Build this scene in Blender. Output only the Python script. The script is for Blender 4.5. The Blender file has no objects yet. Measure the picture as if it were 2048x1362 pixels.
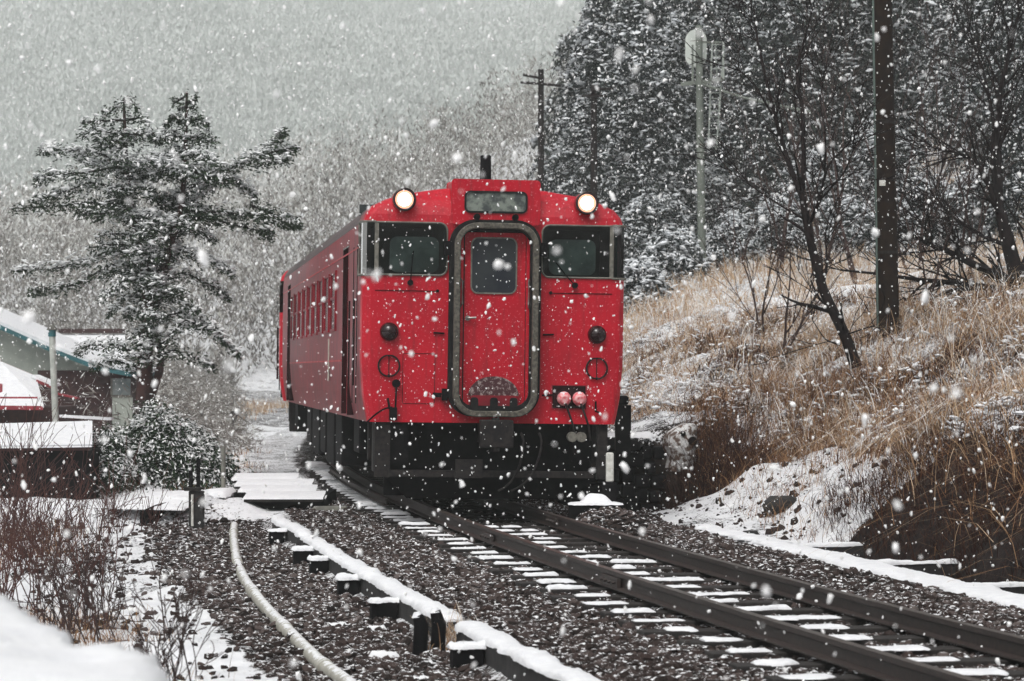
import bpy, math, random
import numpy as np
from mathutils import Vector
random.seed(7); rng = np.random.default_rng(7)
R = math.radians
sc = bpy.context.scene
COL = sc.collection

# ------------------------------------------------------------------ camera
CH = 1.55                      # camera height above rail top
FPX = 2048*100/36
cam_d = bpy.data.cameras.new('camera'); cam = bpy.data.objects.new('camera', cam_d)
COL.objects.link(cam); sc.camera = cam
cam_d.lens = 100; cam_d.sensor_width = 36; cam_d.clip_start = .1; cam_d.clip_end = 3000
cam.location = (0, 0, CH)
cam.rotation_euler = (R(90+.573), 0, 0)
cam_d.dof.use_dof = True; cam_d.dof.focus_distance = 30; cam_d.dof.aperture_fstop = 5.4
# ------------------------------------------------------------------ world and sun (overcast)
w = bpy.data.worlds.new('World'); sc.world = w; w.use_nodes = True
nt = w.node_tree; bg = nt.nodes['Background']
sky = nt.nodes.new('ShaderNodeTexSky'); sky.sky_type = 'NISHITA'; sky.sun_disc = False
sky.sun_elevation = R(55); sky.sun_rotation = R(200); sky.dust_density = 6; sky.air_density = 1.2
hs = nt.nodes.new('ShaderNodeHueSaturation'); hs.inputs['Saturation'].default_value = .12
nt.links.new(sky.outputs[0], hs.inputs['Color']); nt.links.new(hs.outputs[0], bg.inputs['Color'])
bg.inputs['Strength'].default_value = .10
sd = bpy.data.lights.new('sun', 'SUN'); sd.energy = 1.0; sd.angle = R(25); sd.color = (1, .97, .93)
so = bpy.data.objects.new('sun', sd); COL.objects.link(so)
so.rotation_euler = (R(35), 0, R(-20))
sc.view_settings.view_transform = 'Standard'; sc.view_settings.look = 'None'
sc.view_settings.gamma = 1; sc.view_settings.exposure = 0.28
sc.cycles.volume_bounces = 2; sc.cycles.max_bounces = 5; sc.cycles.diffuse_bounces = 3
sc.cycles.transparent_max_bounces = 8

# ------------------------------------------------------------------ helpers
def P(u, v, d): return Vector(((u-1024)/FPX*d, d, CH+(738-v)/FPX*d))
class G:
    def __init__(s): s.V = []; s.n = 0; s.L = []; s.K = []; s.MI = []; s.A = []
    def add(s, V, F, mi=0, a=0.):
        V = np.asarray(V, dtype=np.float64).reshape(-1, 3)
        s.V.append(V); s.A.append(np.broadcast_to(np.asarray(a, dtype=np.float64), (len(V),)))
        if isinstance(F, np.ndarray):
            s.L.append((F+s.n).ravel()); s.K.append(np.full(len(F), F.shape[1])); m = np.asarray(mi)
            s.MI.append(np.broadcast_to(m, (len(F),)))
        else:
            for f in F:
                s.L.append(np.array(f)+s.n); s.K.append(np.array([len(f)])); s.MI.append(np.array([mi]))
        s.n += len(V); return s
    def box(s, x0, x1, y0, y1, z0, z1, mi=0, a=0.):
        V = [(x, y, z) for x in (x0, x1) for y in (y0, y1) for z in (z0, z1)]
        return s.add(V, np.array([(0,1,3,2),(4,6,7,5),(0,4,5,1),(2,3,7,6),(0,2,6,4),(1,5,7,3)]), mi, a)
    def bar(s, p, q, wd, ht, mi=0, a=0.):
        p = Vector(p); q = Vector(q); d = (q-p).normalized()
        sd_ = d.cross(Vector((0,0,1)));  sd_ = sd_.normalized() if sd_.length > 1e-4 else Vector((1,0,0))
        up = sd_.cross(d)
        V = [tuple(e+sd_*(i*wd/2)+up*(j*ht/2)) for e in (p, q) for i in (-1, 1) for j in (-1, 1)]
        return s.add(V, np.array([(0,1,3,2),(4,6,7,5),(0,4,5,1),(2,3,7,6),(0,2,6,4),(1,5,7,3)]), mi, a)
    def tube(s, pts, rad, n=6, mi=0, a=0., cap=True):
        p = np.array([tuple(q) for q in pts], dtype=float); m = len(p)
        r = np.broadcast_to(np.asarray(rad, float), (m,))
        t = np.gradient(p, axis=0); t /= np.linalg.norm(t, axis=1)[:, None]+1e-9
        ref = np.array([0, 0, 1.]) if abs(t[0, 2]) < .9 else np.array([1., 0, 0])
        u = np.cross(t, ref); u /= np.linalg.norm(u, axis=1)[:, None]+1e-9
        v = np.cross(t, u)
        an = np.arange(n)*2*np.pi/n
        V = p[:, None]+r[:, None, None]*(np.cos(an)[None, :, None]*u[:, None]+np.sin(an)[None, :, None]*v[:, None])
        i = np.arange(m-1)[:, None]*n; j = np.arange(n)[None]; k = (j+1) % n
        F = np.stack([i+j, i+k, i+n+k, i+n+j], -1).reshape(-1, 4)
        s.add(V, F, mi, a)
        if cap and n > 3:
            s.add(V[0], [tuple(range(n))], mi, a); s.add(V[-1], [tuple(range(n))], mi, a)
        return s
    def build(s, name, mats, parent=None, smooth=False):
        me = bpy.data.meshes.new(name)
        V = np.concatenate(s.V); L = np.concatenate(s.L); K = np.concatenate(s.K); MI = np.concatenate(s.MI)
        me.vertices.add(len(V)); me.vertices.foreach_set('co', V.ravel().astype(np.float32))
        me.loops.add(len(L)); me.loops.foreach_set('vertex_index', L.astype(np.int32))
        me.polygons.add(len(K)); st = np.concatenate([[0], np.cumsum(K)[:-1]]).astype(np.int32)
        me.polygons.foreach_set('loop_start', st)
        if not isinstance(mats, (list, tuple)): mats = [mats]
        for m in mats: me.materials.append(m)
        me.polygons.foreach_set('material_index', MI.astype(np.int32))
        me.polygons.foreach_set('use_smooth', np.full(len(K), bool(smooth)))
        at = me.attributes.new('var', 'FLOAT', 'POINT'); at.data.foreach_set('value', np.concatenate(s.A).astype(np.float32))
        me.update(calc_edges=True); me.validate()
        o = bpy.data.objects.new(name, me); COL.objects.link(o)
        if parent: o.parent = parent
        return o
def tag(o, label, cat=None, group=None, kind=None):
    if label: o['label'] = label
    if cat: o['category'] = cat
    if group: o['group'] = group
    if kind: o['kind'] = kind
    return o
def empty(name, loc, label, cat, rz=0, group=None):
    o = bpy.data.objects.new(name, None); COL.objects.link(o); o.location = loc; o.rotation_euler = (0, 0, rz)
    o.empty_display_size = .2
    return tag(o, label, cat, group)
def copy_tree(o, parent=None):
    c = o.copy(); COL.objects.link(c); c.parent = parent
    for ch in [x for x in o.children]: copy_tree(ch, c)
    return c
def bevel(o, wd=.01, seg=2):
    m = o.modifiers.new('bevel', 'BEVEL'); m.width = wd; m.segments = seg; m.limit_method = 'ANGLE'; return o

# ------------------------------------------------------------------ materials
class NT:
    def __init__(s, name):
        s.m = bpy.data.materials.new(name); s.m.use_nodes = True; s.t = s.m.node_tree
        s.b = s.t.nodes['Principled BSDF']
    def n(s, typ, **kw):
        x = s.t.nodes.new(typ)
        for k, v in kw.items(): setattr(x, k, v)
        return x
    def l(s, a, b): s.t.links.new(a, b)
    def val(s, sock, v):
        if hasattr(v, 'is_output') or isinstance(v, bpy.types.NodeSocket): s.l(v, sock)
        else: sock.default_value = v
    def noise(s, scale, detail=3, rough=.6, space='Object', dist=0):
        tc = s.n('ShaderNodeTexCoord'); x = s.n('ShaderNodeTexNoise')
        x.inputs['Scale'].default_value = scale; x.inputs['Detail'].default_value = detail
        x.inputs['Roughness'].default_value = rough; x.inputs['Distortion'].default_value = dist
        s.l(tc.outputs[space], x.inputs['Vector']); return x.outputs['Fac']
    def math(s, op, a, b=0., clamp=False):
        x = s.n('ShaderNodeMath', operation=op, use_clamp=clamp); s.val(x.inputs[0], a); s.val(x.inputs[1], b); return x.outputs[0]
    def rng(s, v, a, b, c=0., d=1.):
        x = s.n('ShaderNodeMapRange'); s.val(x.inputs[0], v)
        for i, q in enumerate((a, b, c, d)): s.val(x.inputs[i+1], q)
        return x.outputs[0]
    def mix(s, f, a, b):
        x = s.n('ShaderNodeMix', data_type='RGBA'); s.val(x.inputs[0], f)
        for i, q in ((6, a), (7, b)):
            if isinstance(q, tuple): x.inputs[i].default_value = (*q[:3], 1)
            else: s.l(q, x.inputs[i])
        return x.outputs[2]
    def nz(s):
        g = s.n('ShaderNodeNewGeometry'); x = s.n('ShaderNodeSeparateXYZ'); s.l(g.outputs['Normal'], x.inputs[0]); return x.outputs[2]
    def attr(s, name='var'):
        x = s.n('ShaderNodeAttribute', attribute_name=name); return x.outputs['Fac']
    def bump(s, h, dist=.01, st=1.):
        x = s.n('ShaderNodeBump'); x.inputs['Distance'].default_value = dist; x.inputs['Strength'].default_value = st
        s.l(h, x.inputs['Height']); s.l(x.outputs[0], s.b.inputs['Normal'])
SNOW = (.80, .81, .83)
def mat(name, c1, c2=None, scale=6, rough=.7, metal=0, snow=None, snow_scale=14, bump=None, space='Object', spec=None, a=.4, b=.6):
    N = NT(name); c2 = c2 or tuple(x*.7 for x in c1)
    col = N.mix(N.rng(N.noise(scale, 4, space=space), a, b), c1, c2)
    if snow is not None:       # snow lying on the faces that look up
        f = N.math('ADD', N.nz(), N.math('MULTIPLY', N.math('SUBTRACT', N.noise(snow_scale, 4, .7, space), .5), 2.2))
        f = N.rng(f, snow, snow+.12)
        col = N.mix(f, col, SNOW)
    N.l(col, N.b.inputs['Base Color']); N.b.inputs['Roughness'].default_value = rough; N.b.inputs['Metallic'].default_value = metal
    if spec is not None: N.b.inputs['Specular IOR Level'].default_value = spec
    if bump: N.bump(N.noise(bump[0], 4, .65, space), bump[1])
    return N.m
M = {}
M['snow'] = mat('snow', (.82, .83, .85), (.76, .77, .80), 9, .9, bump=(30, .012), spec=.2)
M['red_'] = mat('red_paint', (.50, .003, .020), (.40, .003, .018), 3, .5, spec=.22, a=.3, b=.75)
def red_mat():
    N = NT('red_paint'); tc = N.n('ShaderNodeTexCoord'); mp = N.n('ShaderNodeMapping'); mp.inputs['Scale'].default_value = (9, 9, .9); N.l(tc.outputs['Object'], mp.inputs[0])
    x = N.n('ShaderNodeTexNoise'); x.inputs['Scale'].default_value = 2.2; x.inputs['Detail'].default_value = 5; N.l(mp.outputs[0], x.inputs['Vector'])
    col = N.mix(N.rng(N.noise(1.6, 4), .35, .7), (.50, .002, .018), (.38, .002, .016))
    col = N.mix(N.math('MULTIPLY', N.rng(x.outputs['Fac'], .52, .72), .55), col, (.20, .012, .018))
    col = N.mix(N.math('MULTIPLY', N.rng(N.noise(38, 3, .6), .60, .64), .55), col, (.60, .12, .14))
    N.l(col, N.b.inputs['Base Color']); N.b.inputs['Specular IOR Level'].default_value = .3
    N.l(N.rng(x.outputs['Fac'], .4, .7, .34, .6), N.b.inputs['Roughness']); N.bump(N.noise(1.4, 2), .03, .35); return N.m
M['red'] = red_mat()
M['red_shaded'] = mat('red_paint_shaded', (.25, .008, .020), (.15, .008, .016), 3, .42, spec=.28)  # darker copy of the body red, the side's shade put into its colour
M['roofgrey'] = mat('roof_grey', (.10, .075, .075), (.07, .05, .05), 5, .7, snow=1.0)
M['black'] = mat('black_iron', (.003, .003, .004), (.006, .005, .006), 14, .8, spec=.12)
M['darksteel'] = mat('dirty_steel', (.010, .009, .010), (.024, .020, .019), 18, .7, spec=.2)
M['rubber'] = mat('rubber', (.006, .006, .007), (.012, .012, .012), 20, .8, spec=.2)
M['framegrey'] = mat('worn_grey_rubber', (.05, .046, .038), (.12, .11, .088), 30, .8, bump=(60, .003))
M['trimpale'] = mat('pale_steel', (.30, .33, .30), (.24, .27, .25), 4, .7)
M['trim'] = mat('window_trim', (.10, .098, .082), (.17, .16, .135), 20, .6)
M['dullchrome'] = mat('dull_metal', (.3, .29, .27), (.2, .19, .18), 20, .4, .6)
M['cab'] = mat('cab_wall', (.03, .04, .04), (.02, .028, .028), 4, .8)
M['cabgreen'] = mat('cab_bright_plate', (.19, .23, .225), (.10, .125, .125), 2.5, .8)  # pale tone painting the brightness of the rear window seen through the cab
M['lensdark'] = mat('dark_lens', (.02, .004, .006), (.012, .003, .004), 5, .12)
M['plug'] = mat('plug_pink', (.75, .10, .13), (.8, .45, .45), 25, .5, snow=.9)
M['pane'] = mat('side_pane', (.12, .022, .03), (.06, .018, .022), 2, .25)
M['plate'] = mat('side_plate', (.5, .45, .38), (.35, .3, .26), 12, .6)
M['signglass'] = mat('sign_glass', (.20, .23, .20), (.05, .06, .06), 7, .3, a=.44, b=.58)
M['rust'] = mat('rail_rust', (.020, .013, .012), (.034, .022, .018), 30, .6, bump=(80, .002))
M['railtop'] = mat('rail_head', (.055, .042, .036), (.09, .07, .06), 20, .42, .3)
M['sleeper'] = mat('old_timber', (.012, .010, .010), (.024, .020, .018), 14, .9, bump=(40, .006))
M['concrete'] = mat('dark_concrete', (.030, .028, .028), (.016, .015, .016), 8, .9, bump=(40, .006), snow=1.35)
M['concrete_pale'] = mat('pale_concrete', (.20, .20, .17), (.13, .13, .115), 8, .9, snow=1.2)
M['darkstone'] = mat('dark_stone', (.03, .029, .028), (.012, .012, .012), 5, .9, snow=1.45, bump=(12, .03))
M['pipe'] = mat('pipe', (.42, .41, .36), (.30, .29, .25), 9, .6, snow=.75, snow_scale=18, bump=(30, .004))
M['pole'] = mat('pole_wood', (.020, .012, .008), (.012, .008, .007), 10, .9, snow=2.2, spec=.15)
M['polegreen'] = mat('pole_edge', (.10, .14, .12), (.07, .10, .09), 6, .8)
M['mastgrey'] = mat('mast_concrete', (.17, .19, .165), (.12, .14, .12), 3, .8, snow=1.5)
M['mastwhite'] = mat('mast_panel', (.62, .66, .62), (.55, .6, .56), 3, .6)
M['bark'] = mat('bark', (.008, .006, .007), (.018, .012, .012), 12, .9, snow=1.1, snow_scale=9, spec=.15)
M['barkred'] = mat('bark_red', (.05, .018, .015), (.025, .012, .012), 6, .9, snow=1.5)
M['twig'] = mat('twig', (.035, .022, .021), (.07, .045, .04), 3, .9, snow=.9, snow_scale=9, spec=.15)
M['twigred'] = mat('twig_red', (.085, .030, .022), (.05, .02, .018), 3, .9, snow=1.2, snow_scale=8)
M['teal'] = mat('teal_trim', (.02, .12, .14), (.015, .09, .10), 4, .6)
M['gable'] = mat('gable_wall', (.34, .37, .33), (.26, .29, .26), 1.2, .8)
M['brownwall'] = mat('brown_boards', (.045, .016, .016), (.028, .010, .012), 7, .9)
M['redroof'] = mat('red_roof', (.30, .02, .035), (.2, .02, .03), 3, .6)
M['winglass'] = mat('house_glass', (.12, .16, .17), (.25, .28, .28), 2, .2)
M['chimney'] = mat('flue_metal', (.5, .52, .48), (.36, .38, .35), 6, .5, snow=1.2)
M['white_paint'] = mat('white_paint', (.7, .7, .66), (.5, .5, .46), 12, .6)
def attr_mat(name, stops, rough=.85, snow=None, snow_scale=8, extra=None):
    N = NT(name); r = N.n('ShaderNodeValToRGB'); N.l(N.attr(), r.inputs[0]); cr = r.color_ramp
    while len(cr.elements) < len(stops): cr.elements.new(.5)
    for e, (p, c) in zip(cr.elements, stops): e.position = p; e.color = (*c, 1)
    col = r.outputs[0]
    if snow is not None:
        f = N.math('ADD', N.nz(), N.math('MULTIPLY', N.math('SUBTRACT', N.noise(snow_scale, 4, .7), .5), 2.2))
        col = N.mix(N.rng(f, snow, snow+.12), col, SNOW)
    N.l(col, N.b.inputs['Base Color']); N.b.inputs['Roughness'].default_value = rough
    N.b.inputs['Specular IOR Level'].default_value = .2
    return N.m
M['grass'] = attr_mat('dry_grass', [(0, (.018, .007, .006)), (.08, (.035, .013, .010)), (.22, (.13, .055, .028)), (.45, (.34, .19, .095)), (.68, (.56, .40, .25)), (.82, (.70, .60, .48)), (.86, (.84, .83, .82)), (1, (.88, .88, .88))])
M['needles'] = attr_mat('needles', [(0, (.010, .018, .012)), (.5, (.022, .042, .022)), (.8, (.05, .075, .04)), (.82, (.70, .72, .72)), (1, (.85, .86, .87))])
M['leafmass'] = attr_mat('leaf_mass', [(0, (.008, .011, .016)), (.5, (.016, .024, .024)), (.7, (.04, .052, .042)), (.82, (.10, .09, .085)), (.84, (.66, .69, .72)), (1, (.86, .88, .90))])
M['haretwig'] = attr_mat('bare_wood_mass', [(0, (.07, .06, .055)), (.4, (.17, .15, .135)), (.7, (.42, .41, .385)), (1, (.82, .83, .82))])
M['farwood'] = attr_mat('far_wood', [(0, (.28, .30, .29)), (.5, (.50, .53, .51)), (1, (.78, .80, .79))])  # snowy wood, distance haze painted into the pale tones
M['stone'] = attr_mat('ballast_stone', [(0, (.014, .010, .009)), (.5, (.044, .030, .027)), (.85, (.10, .08, .075)), (1, (.16, .15, .14))], snow=.96, snow_scale=26)
def emit(name, c, s):
    N = NT(name); N.b.inputs['Base Color'].default_value = (0, 0, 0, 1)
    N.b.inputs['Emission Color'].default_value = (*c, 1); N.b.inputs['Emission Strength'].default_value = s; return N.m
M['lamp'] = emit('headlamp_glow', (1, .96, .90), 20)
M['lampring'] = emit('reflector_glow', (1, .42, .26), 1.5)  # reflector glows by itself, painting the bulb's warm light around it
def glass():
    N = NT('cab_glass'); t = N.t; t.nodes.remove(N.b)
    out = [x for x in t.nodes if x.type == 'OUTPUT_MATERIAL'][0]
    tr = N.n('ShaderNodeBsdfTransparent'); tr.inputs[0].default_value = (.66, .78, .74, 1)
    gl = N.n('ShaderNodeBsdfGlossy'); gl.inputs['Roughness'].default_value = .10
    fr = N.n('ShaderNodeFresnel'); fr.inputs[0].default_value = 1.5
    mx = N.n('ShaderNodeMixShader'); N.l(fr.outputs[0], mx.inputs[0]); N.l(tr.outputs[0], mx.inputs[1]); N.l(gl.outputs[0], mx.inputs[2])
    N.l(mx.outputs[0], out.inputs[0]); return N.m
M['glass'] = glass()
def ground_mat():
    N = NT('ground')
    soil = N.mix(N.rng(N.noise(9, 5, .7), .4, .6), (.030, .020, .018), (.010, .008, .008))
    soil = N.mix(N.rng(N.noise(1.3, 3), .5, .68), soil, (.055, .036, .026))
    n = N.math('ADD', N.math('MULTIPLY', N.noise(24, 4, .75), .66), N.math('MULTIPLY', N.noise(2.2, 4, .6), .34))
    a = N.attr()
    # var = snow cover; centre of noise about .5
    th = N.math('SUBTRACT', 1.0, a)
    lo = N.math('ADD', N.math('MULTIPLY', th, .36), .32)
    f = N.rng(n, lo, N.math('ADD', lo, .03))
    col = N.mix(f, soil, N.mix(N.rng(N.noise(5, 3), .35, .65), (.84, .85, .87), (.72, .73, .76)))
    N.l(col, N.b.inputs['Base Color']); N.b.inputs['Roughness'].default_value = .9; N.b.inputs['Specular IOR Level'].default_value = .2
    N.bump(N.math('ADD', N.noise(22, 5, .7), N.math('MULTIPLY', f, .35)), .02)
    return N.m
M['ground'] = ground_mat()
def pillar():   # red pillar of snow marks nothing
    pass

# ------------------------------------------------------------------ terrain
_cp = np.array([(-20,9.5),(0,5.75),(8,4.15),(14.16,2.86),(19.5,1.76),(24.6,.86),(31,-.23),(40,-1.5),(50,-2.6),(60,-3.4),(80,-4.4),(100,-4.5),(130,-3.5),(180,0),(260,10)])
_ys = np.arange(-30, 300, .5); _xs = np.interp(_ys, _cp[:, 0], _cp[:, 1])
_k = np.exp(-.5*(np.arange(-16, 17)*.5/2.5)**2); _k /= _k.sum()
_xs = np.convolve(np.pad(_xs, 16, 'edge'), _k, 'valid')
def xc(y): return np.interp(y, _ys, _xs)
def cl(y, off=0., z=0.):
    x = float(xc(y)); s = float(xc(y+.5)-xc(y-.5)); n = math.hypot(1, s)
    return Vector((x+off/n, y-off*s/n, z))
def heading(y): return -math.atan(float(xc(y+1)-xc(y-1))/2)    # rotation about z taking +y to the track direction
LB = [(-60,-.35),(-6,-.38),(-2.45,-.36),(-2.3,-.33),(-2.05,-.20),(1.9,-.20)]
def LL(z, far=None): return [(-60, z if far is None else far),(-6,z),(-2.5,z),(-2.2,-.2),(1.6,-.20)]
far_ = [(14,3.4),(30,9),(80,35),(200,80)]
ST = [
 (-30, LB+[(2.0,-.2),(2.55,-.24),(2.62,-.85),(3.35,-.85),(3.5,-.3),(3.95,.45),(4.6,.8),(8,1.85)]+far_),
 (28.6, LB+[(2.0,-.2),(2.55,-.24),(2.62,-.85),(3.35,-.85),(3.5,-.3),(3.95,.45),(4.6,.8),(8,1.85)]+far_),
 (29.8, LB+[(2.0,-.2),(2.5,-.24),(2.6,-.24),(3.2,-.15),(3.6,.12),(4.1,.42),(5,.8),(8,1.8)]+far_),
 (31.5, LB+[(2.0,-.2),(2.5,-.15),(3.0,-.05),(3.4,.15),(4.1,.45),(5.2,.82),(8,1.7)]+far_),
 (33.2, LB+[(1.7,-.18),(2.4,-.08),(2.9,.10),(3.3,.36),(4,.58),(5.2,.92),(8,1.75)]+far_),
 (34.2, LB+[(1.6,-.25),(1.8,-1.1),(3.1,-1.1),(3.8,.1),(5,.7),(8,1.75)]+far_),
 (35.2, LL(-.05)+[(1.65,-.25),(1.8,-1.2),(3.1,-1.2),(3.8,.2),(5,.8),(8,1.8)]+far_),
 (38.2, LL(-.08)+[(1.65,-.25),(1.8,-1.2),(2.9,-1.2),(3.6,.5),(5,1.15),(8,2.1)]+far_),
 (38.8, LL(-.10)+[(1.65,-.25),(1.9,.25),(2.6,.55),(3.2,.70),(4.5,1.12),(7,1.92),(10,2.6)]+far_),
 (50, LL(-.25)+[(1.9,-.2),(2.6,.4),(5.6,1.9),(9,2.7),(14,3.5),(30,9),(80,35),(200,80)]),
 (60, LL(-.3)+[(1.9,-.2),(3,.5),(6.4,2.5),(10,3.2),(14,3.4),(30,9),(80,35),(200,80)]),
 (75, LL(-.3)+[(2,-.2),(3,.6),(7,3.3),(10,4.1),(14,4.6),(20,7.5),(40,18),(80,45),(200,90)]),
 (90, LL(-.3)+[(2,-.2),(3,.6),(8,4.3),(10,5.1),(14,7),(30,18),(80,50),(200,95)]),
 (130, LL(-.3,0)+[(3,-.2),(6,1.2),(10,5),(20,13),(40,28),(80,55),(200,100)]),
 (175, LL(-.2,2)+[(3,-.1),(6,.8),(20,12),(80,55),(200,100)]),
 (232, [(-200,6),(-60,9),(-45,10),(-25,13),(-8,16),(0,20),(20,30),(80,55),(200,100)]),
 (262, [(-200,6),(-60,9),(-45,10),(-25,12),(-8,14),(0,18),(20,30),(80,60),(200,110)]),
 (340, [(-600,14),(0,12),(80,60),(600,110)]),
 (560, [(-600,16),(600,16)]),
 (1110, [(-600,172),(600,172)]),
]
def vnoise(X, Y, s, seed=0):
    x = X*s+seed*17.3; y = Y*s+seed*7.7; xi = np.floor(x); yi = np.floor(y); fx = x-xi; fy = y-yi
    fx = fx*fx*(3-2*fx); fy = fy*fy*(3-2*fy)
    def h(a, b): v = np.sin(a*127.1+b*311.7+seed*13.1)*43758.5453; return v-np.floor(v)
    return (h(xi,yi)*(1-fx)+h(xi+1,yi)*fx)*(1-fy)+(h(xi,yi+1)*(1-fx)+h(xi+1,yi+1)*fx)*fy
def height(X, Y, detail=True):
    X = np.asarray(X, float); Y = np.asarray(Y, float); t = X-xc(Y)
    t = np.where(Y > 200, X, t)
    Z = np.stack([np.interp(t, *zip(*p)) for _, p in ST]); ys = np.array([y for y, _ in ST])
    i = np.clip(np.searchsorted(ys, Y)-1, 0, len(ys)-2); f = np.clip((Y-ys[i])/(ys[i+1]-ys[i]), 0, 1)
    f = np.where(Y < 60, f*f*(3-2*f), f)
    sh = X.shape; Zf = Z.reshape(len(ys), -1); ii = i.ravel(); ar = np.arange(ii.size)
    z = (Zf[ii, ar]*(1-f.ravel())+Zf[ii+1, ar]*f.ravel()).reshape(sh)
    z = z+np.clip((Y-560)/150, 0, 1)*26*(vnoise(X, Y, .009, 71)-.5+.4*(vnoise(X, Y, .025, 72)-.5))
    if detail:
        off = np.clip((np.abs(t+.1)-2.4)/1.2, 0, 1)
        z = z+.24*np.exp(-(((X-1.02)/.40)**4+((Y-30.25)/.75)**4))+off*((vnoise(X,Y,.9,1)-.5)*.16+(vnoise(X,Y,2.6,2)-.5)*.09)+(vnoise(X,Y,9,3)-.5)*.025+np.clip(off*(t > 3), 0, 1)*((vnoise(X,Y,.45,5)-.5)*.5+(vnoise(X,Y,1.4,12)-.5)*.36)*np.clip((t-3)/2, 0, 1)*(Y < 100)
    return z
def hz(x, y): return float(height(np.array([x]), np.array([y]))[0])
def cover(X, Y):
    t = X-xc(Y); c = np.full(X.shape, .55)
    c = np.where((t > -2.0) & (t < 2.0), .40, c)                        # ballast between and beside the rails
    c = np.where((t <= -2.0) & (t > -4.2) & (Y < 34.6), .50, c)
    c = np.where((t <= -2.2) & (Y >= 34.6), .56+.4*vnoise(X, Y, .7, 17), c)
    c = np.where((t <= -1.2) & (t > -2.2) & (Y >= 34.6), .66, c)                     # snowy path beyond the culvert
    c = np.where((t <= -4.0) & (Y < 34.6), .55+.25*vnoise(X, Y, .35, 8), c)
    c = np.where((t <= -3.45-.35*vnoise(X, Y, .8, 61)) & (Y < 24.5), .90, c)
    c = np.where((t <= -3.7) & (Y >= 24.5) & (Y < 34.6), .60+.3*vnoise(X, Y, .9, 66), c)
    c = np.where((t > 1.9) & (Y < 60), .62, c)
    c = np.where((t > 1.9) & (t < 2.2) & (Y < 30), .5, c)
    c = np.where((t > 2.5) & (t < 4.35) & (Y < 29.3), .02, c)            # ditch
    c = np.where((t > 1.9) & (Y > 29.3) & (Y < 33.6) , .56+.34*vnoise(X, Y, 1.6, 63), c)          # snowy shoulder
    c = np.where((t > 1.6) & (t < 4.2) & (Y > 33.6) & (Y < 38.7), .0, c)  # gully
    c = np.where((t > 4.35) & (Y < 33.6), .30+.45*vnoise(X, Y, 1.1, 14), c)
    c = np.where((t > 3.9) & (Y >= 33.6) & (Y < 60), .30+.5*vnoise(X, Y, .9, 15), c)
    c = np.where((t > 2) & (t < 7.5) & (Y >= 38.7) & (Y < 60), .48+.3*vnoise(X, Y, 1.3, 16), c)
    c = np.where((t > 8) & (Y > 50) & (Y < 75), .92, c)
    c = np.where((t > 2) & (Y >= 60), .66, c)
    c = np.where(Y > 90, .55, c); c = np.where(Y > 175, .72, c)
    return c
rows = np.concatenate([np.arange(-12, 10, .6), 10*(1.0040)**np.arange(0, 1250)]); rows = rows[rows < 1105]
rows = np.concatenate([rows, [1105]])
a_ = np.concatenate([np.linspace(-1.0, -.26, 60)[:-1], np.linspace(-.26, .27, 380), np.linspace(.27, 1.0, 60)[1:]])
Yg = np.repeat(rows[:, None], len(a_), 1)
Xg = a_[None]*(np.maximum(np.abs(Yg), 0)+16)*np.where(np.abs(a_) > .27, 1.0+1.2*(np.abs(a_)-.27), 1)[None]
Xg = np.clip(Xg, -540, 540); Zg = height(Xg, Yg); Cg = cover(Xg, Yg)
g = G(); ni, nj = Xg.shape
idx = np.arange(ni*nj).reshape(ni, nj)
F = np.stack([idx[:-1,:-1], idx[:-1,1:], idx[1:,1:], idx[1:,:-1]], -1).reshape(-1, 4)
g.add(np.stack([Xg, Yg, Zg], -1), F, 0, Cg.ravel())
tag(g.build('ground', M['ground'], smooth=True), 'stony ground and banks partly covered with fresh snow', kind='structure')

# snow lumps helper: a lumpy strip of snow lying along a path
def snow_strip(g, pts, wd, th, seed=0, jit=.25, step=.06, mi=0, ends=True):
    pts = [Vector(p) for p in pts]; L = [0]
    for a, b in zip(pts, pts[1:]): L.append(L[-1]+(b-a).length)
    n = max(3, int(L[-1]/step)); q = np.linspace(0, L[-1], n+1)
    Pn = np.stack([np.interp(q, L, [p[k] for p in pts]) for k in range(3)], 1)
    T = np.gradient(Pn, axis=0); T[:, 2] = 0; T /= np.linalg.norm(T, axis=1)[:, None]
    S = np.stack([T[:, 1], -T[:, 0], np.zeros(n+1)], 1)
    r = np.random.default_rng(seed+11)
    def sm(k=3):
        v = r.normal(size=n+1+2*k); return np.convolve(v, np.ones(2*k+1)/(2*k+1)**.5, 'valid')
    wl = wd/2*(1+jit*.5*sm(2)); wr = wd/2*(1+jit*.5*sm(2)); t_ = th*(1+.22*sm(4))
    if ends: t_[0] *= .35; t_[-1] *= .35; wl[0] *= .8; wr[0] *= .8; wl[-1] *= .8; wr[-1] *= .8
    prof = [(-1, -.15), (-.96, .5), (-.7, .93), (0, 1.05), (.7, .93), (.96, .5), (1, -.15)]
    V = []
    for s_, h in prof:
        ww = np.where(s_ < 0, wl, wr)
        V.append(Pn+S*(s_*ww)[:, None]+np.array([0, 0, 1.])*(t_*h+(r.normal(size=n+1)*th*.05))[:, None])
    V = np.stack(V, 1); m = len(prof)
    id_ = np.arange((n+1)*m).reshape(n+1, m)
    F = np.stack([id_[:-1,:-1], id_[1:,:-1], id_[1:,1:], id_[:-1,1:]], -1).reshape(-1, 4)
    g.add(V, F, mi); g.add(V[0], [tuple(range(m))], mi); g.add(V[-1], [tuple(range(m-1, -1, -1))], mi)

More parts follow.
